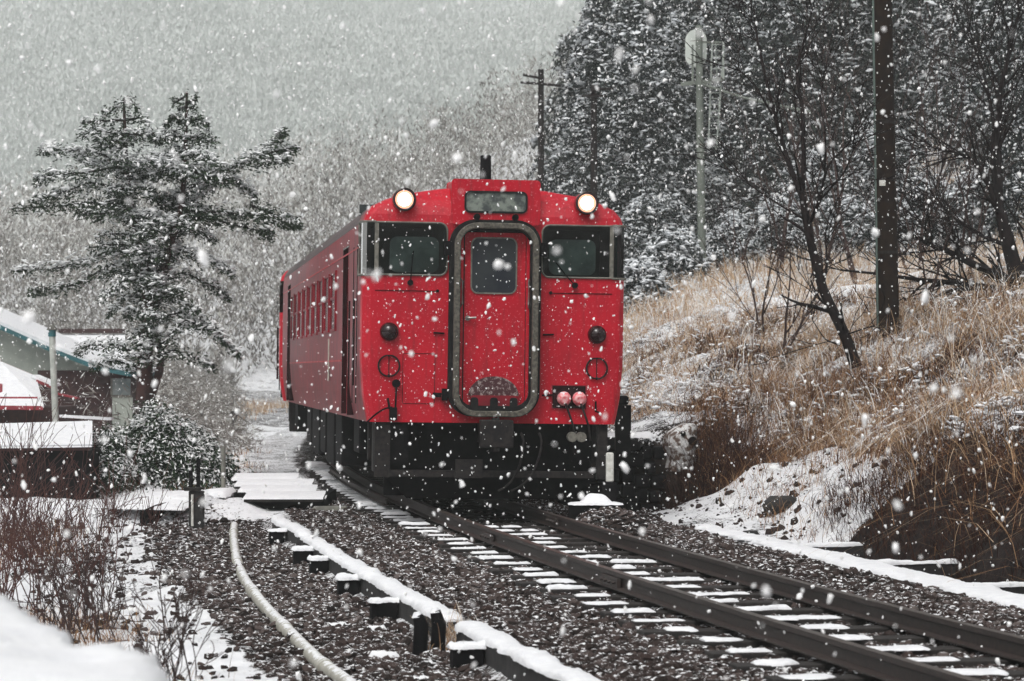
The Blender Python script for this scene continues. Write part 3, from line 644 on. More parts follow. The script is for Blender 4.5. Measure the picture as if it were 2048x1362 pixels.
def make_car(full=True):
    o = empty('railcar', (0, 0, 0), 'x', 'railcar')
    g = G(); car_shell(g)
    b = g.build('body', [M['red'], M['red_shaded']], o)
    if full:
        # corner fill plates for rounded windows
        g = G()
        for s in (-1, 1):
            x0, x1 = sorted((s*.52, s*1.27))
            corner_fill(g, x0, x1, 2.56, 3.13, -.003, .085, which=(1, 2) if s > 0 else (0, 3))
        g.build('window_corner', M['red'], o)
        for s in (-1, 1):
            x0, x1 = sorted((s*.515, s*1.275)); a0, a1 = sorted((s*1.305, s*1.352))
            wdo = bpy.data.objects.new('cab_window', None); COL.objects.link(wdo); wdo.parent = o
            g = G(); xi, xo = s*.52, s*1.29; arc = []
            for k in range(7): a = R(90*k/6); arc.append((xi+s*.085*(1-math.sin(a)), -.012, 3.13-.085*(1-math.cos(a))))
            pth = [(xo, -.012, 3.13)]+arc+[(x, y, 5.69-z) for x, y, z in reversed(arc)]+[(xo, -.012, 2.56)]
            g.tube(pth, .011, 6); g.box(*sorted((s*1.268, s*1.312)), -.014, .0, 2.55, 3.14)
            g.tube([(s*1.30, -.015, 2.555), (s*1.37, -.012, 2.555), (s*1.44, .04, 2.555), (s*1.462, .10, 2.555), (s*1.462, .30, 2.555), (s*1.462, .31, 2.60), (s*1.458, .31, 3.09), (s*1.455, .30, 3.135), (s*1.455, .10, 3.135), (s*1.43, .04, 3.135), (s*1.37, -.012, 3.135), (s*1.30, -.015, 3.135)], .014, 6)
            g.build('frame', M['trim'], wdo)
            g = G(); g.add([(x0, .012, 2.56), (x1, .012, 2.56), (x1, .012, 3.13), (x0, .012, 3.13)], [(0, 1, 2, 3)])
            cv = [(s*1.30, .004), (s*1.352, .004), (s*1.395, .018), (s*1.437, .062), (s*1.447, .12), (s*1.447, .31)]
            for (p, q) in zip(cv, cv[1:]): g.add([(p[0], p[1], 2.56), (q[0], q[1], 2.56), (q[0], q[1], 3.13), (p[0], p[1], 3.13)], [(0, 1, 2, 3)])
            g.build('pane', M['glass'], wdo)
        g = G()   # cab interior
        g.box(-1.38, 1.38, 1.45, 1.5, 1.5, 3.4, 0); g.box(-1.38, 1.38, .15, 1.45, 2.15, 2.2, 0); g.box(-1.36, 1.36, .12, 1.45, 3.15, 3.18, 0)
        for s in (-1, 1):
            g.box(*sorted((s*.50, s*.55)), .03, 1.45, 2.2, 3.2, 0)
            rplate(g, -1.12 if s < 0 else .64, -.58 if s < 0 else 1.16, 2.60, 2.99, .30, .32, .08, 1)  # added plate close behind the glass, rear-window brightness put into its colour
            g.box(*sorted((s*1.38, s*1.41)), .35, 1.45, 1.5, 3.2, 0)
        g.build('cab_interior', [M['cab'], M['cabgreen']], o)
        # destination box
        g = G(); rplate(g, -.475, .475, 3.13, 3.60, -.065, .5, .03); d = bevel(g.build('sign_box', M['red'], o), .012)
        g = G(); rring(g, -.345, .345, 3.245, 3.485, -.085, -.06, .02, .06); g.build('frame', M['rubber'], d)
        g = G(); rplate(g, -.328, .328, 3.262, 3.468, -.071, -.066, .045); g.build('sign_pane', M['signglass'], d)
        # headlights
        for s in (-1, 1):
            cx, cz = s*1.0, 3.375
            g = G(); g.tube([(cx, .34, cz), (cx, .10, cz), (cx, -.055, cz)], [.10, .125, .125], 24)
            h = g.build('headlight', M['red'], o, True)
            g = G()
            n = 28; V = []
            for k in range(n):
                a = k*2*math.pi/n
                for r_, y in ((.125, -.055), (.128, -.085), (.100, -.085), (.098, -.06)): V.append((cx+r_*math.cos(a), y, cz+r_*math.sin(a)))
            id_ = np.arange(n*4).reshape(n, 4); nx = np.roll(id_, -1, 0)
            g.add(np.array(V), np.stack([id_[:, :-1], id_[:, 1:], nx[:, 1:], nx[:, :-1]], -1).reshape(-1, 4))
            g.build('rim', M['lensdark'], h, True)
            g = G(); g.tube([(cx, -.058, cz), (cx, -.068, cz)], .102, 24); g.build('reflector', M['lampring'], h)
            g = G(); g.tube([(cx, -.069, cz), (cx, -.080, cz)], [.074, .056], 9); g.build('bulb', M['lamp'], h, True)
            # tail lamp, ring, small rail
            tz = 1.94; tx = s*1.14
            g = G(); g.tube([(tx, .0, tz), (tx, -.05, tz)], [.105, .095], 20); t_ = g.build('tail_lamp', M['lensdark'], o, True)
            g = G()
            g.tube([(tx, -.05, tz), (tx, -.07, tz), (tx, -.09, tz), (tx, -.10, tz)], [.088, .078, .05, .02], 18); g.build('lens', M['lensdark'], t_, True)
            g = G(); an = np.linspace(0, 2*np.pi, 25)
            g.tube([(tx+.115*math.cos(a), -.022, 1.57+.115*math.sin(a)) for a in an], .011, 6, cap=False)
            g.tube([(tx, -.022, 1.67), (tx, -.022, 1.69)], .018, 6); g.tube([(tx, -.022, 1.45), (tx, -.03, 1.47)], .018, 6)
            g.box(tx-.004, tx+.004, -.012, 0, 1.47, 1.68)
            g.build('sealed_lamp_ring', M['rubber'], o)
            # wiper
            g = G(); px = s*.90; px = -.92 if s < 0 else .885
            g.tube([(px, 0, 2.475), (px, -.06, 2.475)], .032, 10)
            if s < 0: g.tube([(px, -.05, 2.475), (px+.01, -.045, 2.62), (px+.03, -.03, 2.82)], .007, 5)
            else: g.tube([(px, -.05, 2.475), (px-.10, -.045, 2.58), (px-.21, -.03, 2.72)], .007, 5); 
            g.build('wiper', M['black'], o)
            # panel seam and grab rails, latches
            g = G()
            g.box(*sorted((s*.62, s*1.30)), -.007, 0, 2.383, 2.391)
            g.tube([(s*.62, 0, 2.39), (s*.62, -.03, 2.39)], .018, 8)
            g.build('rain_rail', M['black'], o)
            for z in (1.93, 1.27): g = G(); g.tube([(s*.54, -.018, z), (s*.66, -.018, z+.005)], .011, 6); g.build('latch', M['black'], o)
        # left hatch outline
        g = G(); rring(g, -.99, -.635, 1.16, 1.71, -.004, 0.001, .006, .02); g.build('hatch_seam', M['rubber'], o)
        g = G(); g.tube([(-.57, -.03, 1.26), (-.66, -.03, 1.26)], .025, 8); g.box(-.56, -.50, -.08, 0, 1.2, 1.33); g.build('hatch_lock', M['black'], o)
        # hose fittings at the left bottom
        g = G(); g.tube([(-1.06, 0, 1.38), (-1.06, -.08, 1.38)], .045, 12); g.tube([(-1.06, -.07, 1.38), (-1.065, -.08, 1.2), (-1.07, -.06, .98)], .012, 6)
        g.box(-1.13, -1.05, -.09, 0, .98, 1.12); g.tube([(-1.15, -.05, 1.22), (-1.13, -.06, 1.10)], .014, 6)
        an = np.linspace(0, 1, 9); g.tube([(-1.38+.28*a, -.06, .93+.17*math.sin(a*1.6)+.02) for a in an], .011, 6)
        g.build('air_hose', M['black'], o)
        # gangway
        gw = bpy.data.objects.new('gangway', None); COL.objects.link(gw); gw.parent = o
        g = G(); rring(g, -.50, .50, 1.03, 3.17, -.12, .0, .12, .27, n=8); g.build('bellows', M['rubber'], gw)
        g = G(); rring(g, -.455, .465, 1.03, 3.135, -.21, -.12, .064, .25, n=8); bevel(g.build('frame', M['framegrey'], gw), .012, 2)
        g = G()
        for s in (-1, 1):
            g.tube([(s*.21, -.02, 3.20), (s*.21, -.14, 3.20)], .035, 10); g.box(s*.21-.02, s*.21+.02, -.14, -.10, 3.12, 3.21)
            g.box(*sorted((s*.49, s*.56)), -.14, 0, 2.78, 2.93)
        g.build('hook', M['black'], gw)
        # recess walls between the frame and door: red inner jamb
        g = G(); 
        for s in (-1, 1): g.box(*sorted((s*.345, s*.39)), -.055, 0, 1.1, 3.0)
        g.build('jamb', M['red'], gw)
        dr = bpy.data.objects.new('end_door', None); COL.objects.link(dr); dr.parent = o
        g = G(); rplate(g, -.325, .335, 1.10, 3.03, -.03, 0, .02); bevel(g.build('panel', M['red'], dr), .006)
        g = G(); rring(g, -.345, .355, 1.09, 3.05, -.034, .001, .016, .03); g.build('seal', M['rubber'], dr)
        g = G(); rring(g, -.265, .245, 2.365, 2.985, -.044, -.028, .016, .085); g.build('window_frame', M['trim'], dr)
        g = G(); rplate(g, -.251, .231, 2.379, 2.971, -.036, -.031, .07); g.build('pane', mat('door_glass', (.018, .022, .03), (.03, .036, .04), 3, .15), dr)
        g = G(); g.tube([(-.29, -.03, 2.10), (-.29, -.075, 2.10), (-.20, -.08, 2.105)], .012, 6); g.tube([(-.29, -.03, 2.10), (-.29, -.05, 2.10)], .03, 8)
        g.build('handle', M['dullchrome'], dr)
        g = G()
        for s in (-1, 1): g.tube([(s*.375, -.06, 2.22), (s*.362, -.13, 2.25), (s*.362, -.13, 2.50), (s*.375, -.06, 2.53)], .010, 6)
        g.build('grab_rail', M['dullchrome'], dr)
        # folded foot plate: half disc at the bottom of the door
        g = G(); cx, cz, rr = .0, 1.26, .275
        arc = [(cx+rr*math.cos(R(a)), cz+.21*math.sin(R(a))) for a in range(0, 181, 12)]
        V = [(x, -.045, z) for x, z in arc]+[(x, -.085, z*1.0) for x, z in arc]
        m = len(arc); g.add(V, [tuple(range(m)), tuple(range(m, 2*m))]+[(i, i+1, m+i+1, m+i) for i in range(m-1)]+[(m-1, 0, m, 2*m-1)])
        g.build('foot_plate', mat('speckled_plate', (.05, .012, .016), (.30, .25, .24), 30, .8, a=.50, b=.62), dr)
        gs_ = G(); n = 520; X_ = rng.uniform(-1.25, 1.25, n); Z_ = 1.02+1.5*rng.beta(1.2, 1.6, n); c_ = np.abs(X_) < .44
        Y_ = np.where(c_, np.where(np.abs(X_) < .32, -.034, -.006), -.004); kk = (np.abs(X_) < .44) | (np.abs(X_) > .52); X_, Y_, Z_ = X_[kk], Y_[kk], Z_[kk]; n = len(X_)
        blobs(gs_, np.stack([X_, Y_, Z_], 1), rng.uniform(.003, .009, n), np.stack([rng.uniform(.7, 1.5, n), np.full(n, .35), rng.uniform(.7, 1.3, n)], 1), OV, OF, rng.uniform(0, 1, n), .3)
        e_ = gs_.build('stuck_snow', M['snow'], o); e_['kind'] = 'stuff'
        g = G(); rplate(g, -.27, .27, 1.115, 1.262, -.105, -.035, .05); fpl = g.build('plate_box', M['red_shaded'], dr)
        g = G()
        for x in (-.215, .0, .215): g = G(); rplate(g, x-.042, x+.042, 1.09, 1.24, -.125, -.10, .03); g.build('rubber_stop', M['rubber'], dr)
        # jumper sockets right
        g = G(); g.box(.645, 1.03, -.004, .0, 1.12, 1.385); j = g.build('jumper_box', M['lensdark'], o)
        g = G(); rring(g, .645, 1.03, 1.12, 1.385, -.014, 0, .010, .006); g.build('rim', M['red_shaded'], j)
        for x in (.775, .945):
            g = G(); g.tube([(x, -.01, 1.25), (x, -.05, 1.24), (x, -.10, 1.23), (x, -.125, 1.225)], [.055, .078, .075, .04], 12)
            pl = g.build('jumper_plug', M['plug'], o, True)
            g = G(); g.tube([(x+.01, -.10, 1.19), (x+.05, -.12, 1.08), (x+.10, -.10, .94), (x+.13, -.05, .78)], .013, 6); g.build('cable', M['darksteel'], pl, True)
        g = G()
        for x in (.87, .97): g.tube([(x, -.10, .82), (x, .0, .82)], .055, 12)
        g.build('socket', M['trim'], o)
        g = G(); g.tube([(1.13, -.03, 1.21), (1.13, -.04, 1.10), (1.17, -.04, 1.09)], .012, 6); g.build('step_hook', M['black'], o)
        # horn on the roof
        g = G(); g.box(-.22, .26, .55, 1.2, 3.55, 3.645); hn = bevel(g.build('roof_vent', M['black'], o), .03)
        g = G(); g.tube([(-.02, .8, 3.64), (-.02, .8, 3.93), (-.02, .8, 3.94)], [.066, .06, .05], 16); g.build('horn', M['black'], hn, True)
        # front underframe
        g = G()
        for s, wv in ((-1, .17), (1, .12)): g.box(*sorted((s*1.28, s*(1.28-wv))), .05, .09, .36, .958)
        g.box(-1.12, 1.13, .03, .09, .37, .44); g.box(-.40, -.10, .0, .05, .36, .56)
        g.build('pilot_frame', M['darksteel'], o)
        g = G(); g.add([(-1.15, .1, .355), (1.15, .1, .355), (.9, .3, .12), (-.9, .3, .12)], [(0, 1, 2, 3)])
        g.box(-1.15, 1.15, .35, .4, .15, .955); g.box(-1.15, -.9, .1, .4, .5, .955); g.box(.9, 1.1, .1, .4, .55, .955)
        g.build('snow_plough', M['black'], o)
        g = G(); g.box(-.13, .13, -.25, .5, .74, .98); g.box(-.17, .19, -.36, -.2, .70, 1.0); g.tube([(0, -.3, .66), (0, -.3, 1.02)], .045, 10)
        bevel(g.build('coupler', M['darksteel'], o), .02)
        for x0, x1 in ((.30, .06), (.50, .20)):
            g = G(); an = np.linspace(0, 1, 10)
            g.tube([(x0+.06*math.sin(a*3.1)+(x1-x0)*a**2, -.1-.05*math.sin(a*3.1), .86-.62*a+.05*math.sin(a*6)) for a in an], .013, 6); g.build('brake_hose', M['darksteel'], o, True)
    # roof, side details for every car
    g = G(); pr = [(x, z+.006) for z, x in ZR if z >= 3.13]; pr = [(-x, z) for x, z in pr]+[(x, z) for x, z in reversed(pr)]
    m = len(pr); V = [(x, .75, z) for x, z in pr]+[(x, LEN, z) for x, z in pr]
    g.add(V, [(i, i+1, m+i+1, m+i) for i in range(m-1)]); g.build('roof', M['roofgrey'], o)
    g = G()
    for y in (5, 8, 11, 14): g.box(-.3, .3, y-.5, y+.5, 3.55, 3.66)
    bevel(g.build('roof_vent', M['roofgrey'], o), .03)
    for s in (-1, 1):
        for k, (d0, d1) in enumerate(DOORS):
            g = G(); g.box(*sorted((s*1.36, s*1.39)), d0, d1, 1.0, 2.96); dd = g.build('side_door', M['red'], o)
            g = G(); g.box(*sorted((s*1.391, s*1.40)), d0+.28, d1-.28, 2.05, 2.75); g.build('pane', M['pane'], dd)
            g = G()
            for e_ in (d0, d1): g.box(*sorted((s*1.36, s*1.452)), e_-.012, e_+.012, 1.0, 2.955)
            g.box(*sorted((s*1.36, s*1.452)), d0, d1, 2.945, 2.965)
            g.build('frame', M['lensdark'], dd)
        for k in range(9):
            y0 = 4.35+k*1.38; y1 = y0+.98
            wn = bpy.data.objects.new('side_window', None); COL.objects.link(wn); wn.parent = o
            g = G()
            for (a, b_, c, d_) in ((y0, y1, 2.72, 2.75), (y0, y1, 2.0, 2.03), (y0, y0+.03, 2.03, 2.72), (y1-.03, y1, 2.03, 2.72), (y0+.03, y1-.03, 2.40, 2.43)):
                g.box(*sorted((s*1.448, s*1.475)), a, b_, c, d_)
            g.build('frame', M['red_shaded'], wn)
            g = G(); g.box(*sorted((s*1.448, s*1.456)), y0+.03, y1-.03, 2.03, 2.40); g.box(*sorted((s*1.448, s*1.452)), y0+.03, y1-.03, 2.43, 2.72); g.build('pane', M['pane'], wn)
        g = G(); g.box(*sorted((s*1.449, s*1.456)), 3.3, 16.9, 1.62, 1.64); g.box(*sorted((s*1.449, s*1.458)), .5, 19.9, 2.86, 2.875); g.build('side_seam', M['red'], o)
        # crew door
        g = G()
        for e_ in (.62, 1.22): g.box(*sorted((s*1.449, s*1.459)), e_-.015, e_+.015, 1.15, 2.9)
        g.tube([(s*1.49, .52, 1.35), (s*1.49, .52, 2.3)], .012, 6); g.tube([(s*1.49, 1.32, 1.35), (s*1.49, 1.32, 2.3)], .012, 6)
        g.build('crew_door_frame', M['lensdark'], o)
        g = G(); g.box(*sorted((s*1.45, s*1.458)), 5.75, 5.95, 1.38, 1.92); g.build('side_plate', M['plate'], o)
        # underfloor equipment
        for (a, b_, c, d_) in ((.45, .75, .40, .955), (1.3, 1.42, .5, .955), (2.2, 3.1, .55, .955), (5.4, 6.6, .30, .955), (7.0, 8.6, .25, .955), (9.0, 10.2, .35, .955), (10.6, 12.4, .28, .955), (12.8, 14.0, .4, .955), (17.0, 18.0, .55, .955)):
            g = G(); g.box(*sorted((s*(1.30 if b_-a > .5 else 1.26), s*(.62 if b_-a > .5 else 1.1))), a, b_, c, d_); bevel(g.build('equipment_box', M['darksteel'] if b_-a < .5 else M['black'], o), .02)
    for yb_ in (3.6, 16.4):
        bo = bpy.data.objects.new('bogie', None); COL.objects.link(bo); bo.parent = o
        g = G(); g.box(-.95, .95, yb_-.2, yb_+.2, .55, .8)
        for s in (-1, 1): g.box(*sorted((s*.82, s*.98)), yb_-1.4, yb_+1.4, .42, .66)
        g.build('frame', M['black'], bo)
        for dy in (-1.05, 1.05):
            g = G(); g.tube([(-.9, yb_+dy, .43), (.9, yb_+dy, .43)], .08, 10)
            for s in (-1, 1):
                g.tube([(s*.515, yb_+dy, .435), (s*.53, yb_+dy, .435)], .455, 28); g.tube([(s*.53, yb_+dy, .435), (s*.645, yb_+dy, .435)], [.432, .430], 28)
            g.build('wheelset', M['darksteel'], bo)
    return o
car = make_car()
car['label'] = 'red diesel railcar with lit headlights heading toward the camera on the snowy track'
p0 = cl(31.0, 0, 0); q0 = cl(50.8, 0, 0); car.location = (p0.x-.025, 31.0, 0)
hd = -math.atan((q0.x-p0.x)/(q0.y-p0.y)); car.rotation_euler = (0, R(.75), hd)
car2 = make_car(False); car2['label'] = 'second red railcar mostly hidden behind the leading one'
p1 = p0+Vector((-math.sin(hd), math.cos(hd), 0))*20.7; q1 = cl(p1.y+19.8, 0, 0)
car2.location = (p1.x-.05, p1.y, 0); car2.rotation_euler = (0, R(.5), -math.atan((q1.x-p1.x)/(q1.y-p1.y)))

# ------------------------------------------------------------------ branching plants
def rot_dir(d, ang, az):
    d = Vector(d).normalized(); a = d.cross(Vector((0, 0, 1)));  a = a.normalized() if a.length > .05 else Vector((1, 0, 0))
    b = d.cross(a); s = a*math.cos(az)+b*math.sin(az); return (d*math.cos(ang)+s*math.sin(ang)).normalized()
def grow(g, p, d, L, r, lev, rnd, up=.15, wob=.12, kids=(3, 5), ang=(.4, .9), n=5, rmin=.004, sides=5, shrink=(.45, .7)):
    pts = [Vector(p)]; dd = Vector(d).normalized(); nn = max(2, n)
    for i in range(nn):
        dd = (dd+Vector((rnd.gauss(0, wob), rnd.gauss(0, wob), rnd.gauss(0, wob)+up*.3))).normalized(); pts.append(pts[-1]+dd*(L/nn))
    rad = [max(rmin, r*(1-.75*i/nn)) for i in range(nn+1)]
    g.tube(pts, rad, sides if lev > 0 else 3, cap=False)
    if lev <= 0: return
    for k in range(rnd.randint(*kids)):
        i = rnd.randint(1, nn); q = pts[i]; dv = (pts[i]-pts[i-1])
        grow(g, q, rot_dir(dv, rnd.uniform(*ang), rnd.uniform(0, 6.28)), L*rnd.uniform(*shrink), max(rmin, rad[i]*.65), lev-1, rnd, up, wob*1.15, kids, ang, max(3, n-1), rmin, max(3, sides-1), shrink)
def poly_branch(g, uvd, r0, r1, rnd, twigs=6, tl=(.4, .9), lev=1, rmin=.006, up=.1, sides=7, kids=(2, 4)):
    pts = [P(*q) for q in uvd]; m = len(pts)
    a = np.array([tuple(p) for p in pts]); tt = np.linspace(0, m-1, (m-1)*4+1)
    a = np.stack([np.interp(tt, np.arange(m), a[:, k]) for k in range(3)], 1); a[1:-1] = (a[:-2]+2*a[1:-1]+a[2:])/4
    rad = np.linspace(r0, r1, len(a)); g.tube(a, rad, sides)
    for k in range(twigs):
        i = rnd.randint(max(1, len(a)//5), len(a)-1); dv = Vector(a[i]-a[i-1])
        grow(g, Vector(a[i]), rot_dir(dv, rnd.uniform(.3, .9), rnd.uniform(0, 6.28)), rnd.uniform(*tl), max(rmin, rad[i]*.5), lev, rnd, up, .14, kids, (.3, .8), 5, rmin, 4)
# main bare tree
D = 38
rnd = random.Random(3)
b0 = P(1706, 722, D)
o = empty('bare_tree', tuple(b0), 'bare dark forked tree leaning left in front of the brown wooden pole', 'tree'); 
def build_rel(g, name, m, o, smooth=True):
    off = np.array(tuple(o.location)); g.V = [v-off for v in g.V]; return g.build(name, m, o, smooth)
g = G(); poly_branch(g, [(1712,735,D),(1690,670,D),(1645,580,D),(1618,470,D),(1604,385,D)], .085, .05, rnd, 5, (.4, .8))
build_rel(g, 'trunk', M['bark'], o)
g = G()
for br, r0, r1, tw in (([(1604,385,D),(1608,330,D),(1606,220,D),(1592,140,D),(1612,70,D),(1625,20,D)], .04, .008, 16),
    ([(1603,390,D),(1575,320,D+.3),(1552,240,D+.4),(1530,150,D+.6),(1512,60,D+.8),(1508,10,D+.8)], .042, .008, 16),
    ([(1552,240,D),(1510,170,D),(1470,130,D)], .018, .006, 7),
    ([(1618,450,D),(1640,400,D-.4),(1655,330,D-.6),(1700,285,D-.7),(1740,225,D-.8)], .03, .007, 12),
    ([(1650,345,D),(1652,270,D-.3),(1640,200,D),(1650,150,D)], .016, .005, 7),
    ([(1640,400,D),(1690,345,D-.6),(1712,285,D-.7)], .02, .006, 6),
    ([(1612,440,D),(1560,410,D+.5),(1500,370,D+.8),(1460,340,D+1)], .018, .005, 9),
    ([(1645,580,D),(1655,530,D),(1650,470,D),(1662,420,D)], .018, .006, 6),
    ([(1665,620,D),(1640,600,D),(1620,560,D),(1628,540,D)], .02, .008, 3),
    ([(1690,670,D),(1720,660,D-.3),(1750,650,D-.5)], .014, .005, 4),
    ([(1680,690,D),(1650,680,D),(1625,640,D)], .014, .005, 3)):
    poly_branch(g, br, r0, r1, rnd, tw, (.35, .95), 1)
build_rel(g, 'branches', M['bark'], o)
# right big bare tree
D = 44; rnd = random.Random(5)
o = empty('bare_tree', tuple(P(2045, 620, D)), 'broad dark bare tree with low snowy limbs at the right edge', 'tree')
g = G(); poly_branch(g, [(2060,625,D),(2035,560,D),(2012,470,D),(2000,420,D)], .15, .09, rnd, 3, (.5, 1)); build_rel(g, 'trunk', M['bark'], o)
g = G()
for br, r0, r1, tw in (([(2000,420,D),(1995,300,D),(1998,200,D),(2020,100,D),(2040,20,D)], .07, .02, 22),
    ([(2005,440,D),(1975,360,D),(1950,320,D),(1900,300,D),(1850,300,D)], .05, .012, 20),
    ([(2000,420,D),(1985,340,D),(1990,250,D),(1970,150,D),(1940,60,D)], .05, .012, 22),
    ([(2040,570,D),(1990,550,D-.5),(1930,520,D-1),(1870,490,D-1.4),(1800,460,D-1.8)], .09, .02, 20),
    ([(2040,585,D),(1980,575,D-.6),(1900,565,D-1),(1840,560,D-1.4),(1760,548,D-1.6),(1680,540,D-1.8)], .06, .014, 18),
    ([(1980,575,D-.6),(1900,580,D-1.2),(1860,600,D-1.5),(1820,618,D-1.7)], .04, .010, 8),
    ([(2012,490,D),(1960,470,D+.4),(1900,430,D+.8),(1860,380,D+1)], .04, .010, 16),
    ([(1990,550,D-.5),(1960,520,D-.6),(1900,480,D-.8),(1880,440,D-.8)], .03, .008, 12),
    ([(2035,560,D),(2060,500,D),(2070,400,D)], .07, .02, 10)):
    poly_branch(g, br, r0, r1, rnd, tw, (.5, 1.3), 1, .007)
build_rel(g, 'branches', M['bark'], o)
# slender saplings on the bank
saps = [(1525,610,46,1.9,'slim leaning sapling left of the forked bare tree'),(1570,640,42,2.2,'thin sapling just left of the forked tree foot'),(1850,640,42,1.6,'thin sapling just right of the brown wooden pole'),
        (1560,540,66,4.0,'tall spindly bare tree behind the forked tree'),(1930,600,52,3.2,'spindly sapling left of the tree at the right edge'),(1475,530,70,2.2,'short twiggy sapling right of the concrete mast'),(1720,560,60,5,'tall twiggy bare tree behind the brown wooden pole'),(1830,560,60,5,'tall twiggy bare tree right of the brown wooden pole'),(1640,550,64,5.5,'twiggy grey tree behind the fork of the bare tree')]
for i, (u, v, d, h, lb) in enumerate(saps):
    b_ = P(u, v, d); b_.z = hz(b_.x, b_.y)-.03; rnd = random.Random(100+i)
    g = G()
    for k in range(2 if h < 3 else 3): grow(g, (rnd.gauss(0, .05), rnd.gauss(0, .05), 0), (rnd.gauss(0, .22), rnd.gauss(0, .2), 1), h*rnd.uniform(.75, 1), .012+h*.006, 2, rnd, .2, .08, (3, 6), (.35, .8), 8, .005, 5)
    e = g.build('bare_sapling', M['twig'], smooth=True); e.location = b_; tag(e, lb, 'sapling', 'thin bare saplings on the bank')
# left foreground shrubs
shr = [(20,1165,20.5,1.25,32,'dense reddish bare shrub at the left edge','twigred'),(-40,1100,23,1.4,32,'tall reddish brush cut by the left edge','twigred'),(150,1190,19.5,.8,22,'greyish brown twiggy shrub behind the snow mound','twig'),(70,1080,27,.9,20,'dark red brush in front of the white shed roof','twigred'),
       (40,1020,31,1.3,32,'dark red brush below the white shed roof','twigred'),(190,1180,21,.6,14,'small twiggy shrub right of the dense reddish shrub','twig'),(345,1300,15.6,.62,9,'thin sapling clump standing in the snow near the pipe','twig'),(235,1010,33,.8,26,'tan upright stems in front of the snowy juniper','twigred')]
for i, (u, v, d, h, ns_, lb, mt) in enumerate(shr):
    b_ = P(u, v, d); b_.z = hz(b_.x, b_.y)-.02; rnd = random.Random(200+i); g = G(); sp = .28 if ns_ > 20 else .14
    for k in range(ns_):
        grow(g, (rnd.gauss(0, sp), rnd.gauss(0, sp), 0), (rnd.gauss(0, .33), rnd.gauss(0, .33), 1), h*rnd.uniform(.55, 1), .006, 1 if ns_ > 20 else 2, rnd, .2, .11, (3, 6), (.3, .9), 6, .0028, 4, (.3, .6))
    e = g.build('bare_shrub', M[mt], smooth=True); e.location = b_; tag(e, lb, 'shrub', 'bare shrubs left of the track')

# ------------------------------------------------------------------ leaf card clouds
def cards(g, C, D, L, W, var, mi=0):
    """narrow 4-point leaves: centre, direction, length, width"""
    D = D/(np.linalg.norm(D, axis=1)[:, None]+1e-9); n = len(C)
    r = rng.normal(size=(n, 3)); S = np.cross(D, r); S /= np.linalg.norm(S, axis=1)[:, None]+1e-9
    a = C-D*L[:, None]/2; b = C+D*L[:, None]/2; m = C-D*L[:, None]*.05
    V = np.stack([a, m+S*W[:, None]/2, b, m-S*W[:, None]/2], 1)
    g.add(V.reshape(-1, 3), np.arange(n*4).reshape(n, 4), mi, np.repeat(var, 4))
def snow_pads(g, C, s, var):
    n = len(C); blobs(g, C, s, np.stack([rng.uniform(.9, 1.6, n), rng.uniform(.7, 1.1, n), rng.uniform(.22, .45, n)], 1), OV, OF, var, .3)
def bough(g, pts, wid, nl, leaf=.13, snow=.35, droop=.5, thick=.12, lw=.02, pad=1., pf=.16):
    """needle sprays along a bough, snow on the upper side"""
    p = np.array([tuple(q) for q in pts]); m = len(p); t = rng.uniform(0, m-1.001, nl)**1.0
    i = t.astype(int); f = (t-i)[:, None]; c = p[i]*(1-f)+p[i+1]*f; ax = p[i+1]-p[i]; ax /= np.linalg.norm(ax, axis=1)[:, None]+1e-9
    s = t/(m-1); w_ = wid*(1.0-.65*s)
    lat = np.cross(ax, np.array([0, 0, 1.])); off = rng.normal(size=nl)*w_*.5
    zz = rng.normal(size=nl)*thick*(1-.4*s)
    c = c+lat*off[:, None]; c[:, 2] += zz-np.abs(off)*.25
    d = ax*rng.uniform(.2, 1, (nl, 1))+lat*np.sign(off)[:, None]*rng.uniform(.1, 1, (nl, 1))+rng.normal(size=(nl, 3))*.45; d[:, 2] -= droop*rng.uniform(0, 1, nl)
    up = zz > thick*.25
    v = rng.uniform(0, .75, nl)
    sn = rng.uniform(0, 1, nl) < np.where(up, snow, snow*.12)
    v = np.where(sn, rng.uniform(.84, 1, nl), v)
    cards(g, c, d, leaf*rng.uniform(.6, 1.3, nl), np.full(nl, lw)*rng.uniform(.7, 1.4, nl), v)
    k = int(nl*snow*pf)
    if k:
        j = rng.choice(nl, k); cc = c[j].copy(); cc[:, 2] += np.abs(rng.normal(size=k))*.02+thick*.5
        snow_pads(g, cc, rng.uniform(.02, .065, k)*leaf/.13*pad, rng.uniform(.84, 1, k))
# ---- big pine left
D = 45
o = empty('pine_tree', tuple(P(292, 800, D)), 'tall twin trunked pine with flat snow laden boughs left of the train', 'tree')
g = G(); rnd = random.Random(9)
def ptube(g, uvd, r0, r1, sides=9):
    a = np.array([tuple(P(*q)) for q in uvd]); m = len(a); tt = np.linspace(0, m-1, (m-1)*5+1)
    a = np.stack([np.interp(tt, np.arange(m), a[:, k]) for k in range(3)], 1); a[1:-1] = (a[:-2]+2*a[1:-1]+a[2:])/4
    g.tube(a, np.linspace(r0, r1, len(a)), sides); return a
ptube(g, [(288,800,D),(290,700,D),(298,620,D),(290,520,D),(272,450,D),(258,400,D),(250,300,D),(247,196,D)], .14, .018)
ptube(g, [(300,640,D-.1),(318,560,D),(345,470,D),(362,420,D),(370,330,D),(373,183,D)], .10, .020)
ptube(g, [(300,800,D+.1),(320,740,D),(322,700,D),(300,640,D)], .07, .05)
build_rel(g, 'trunk', M['barkred'], o)
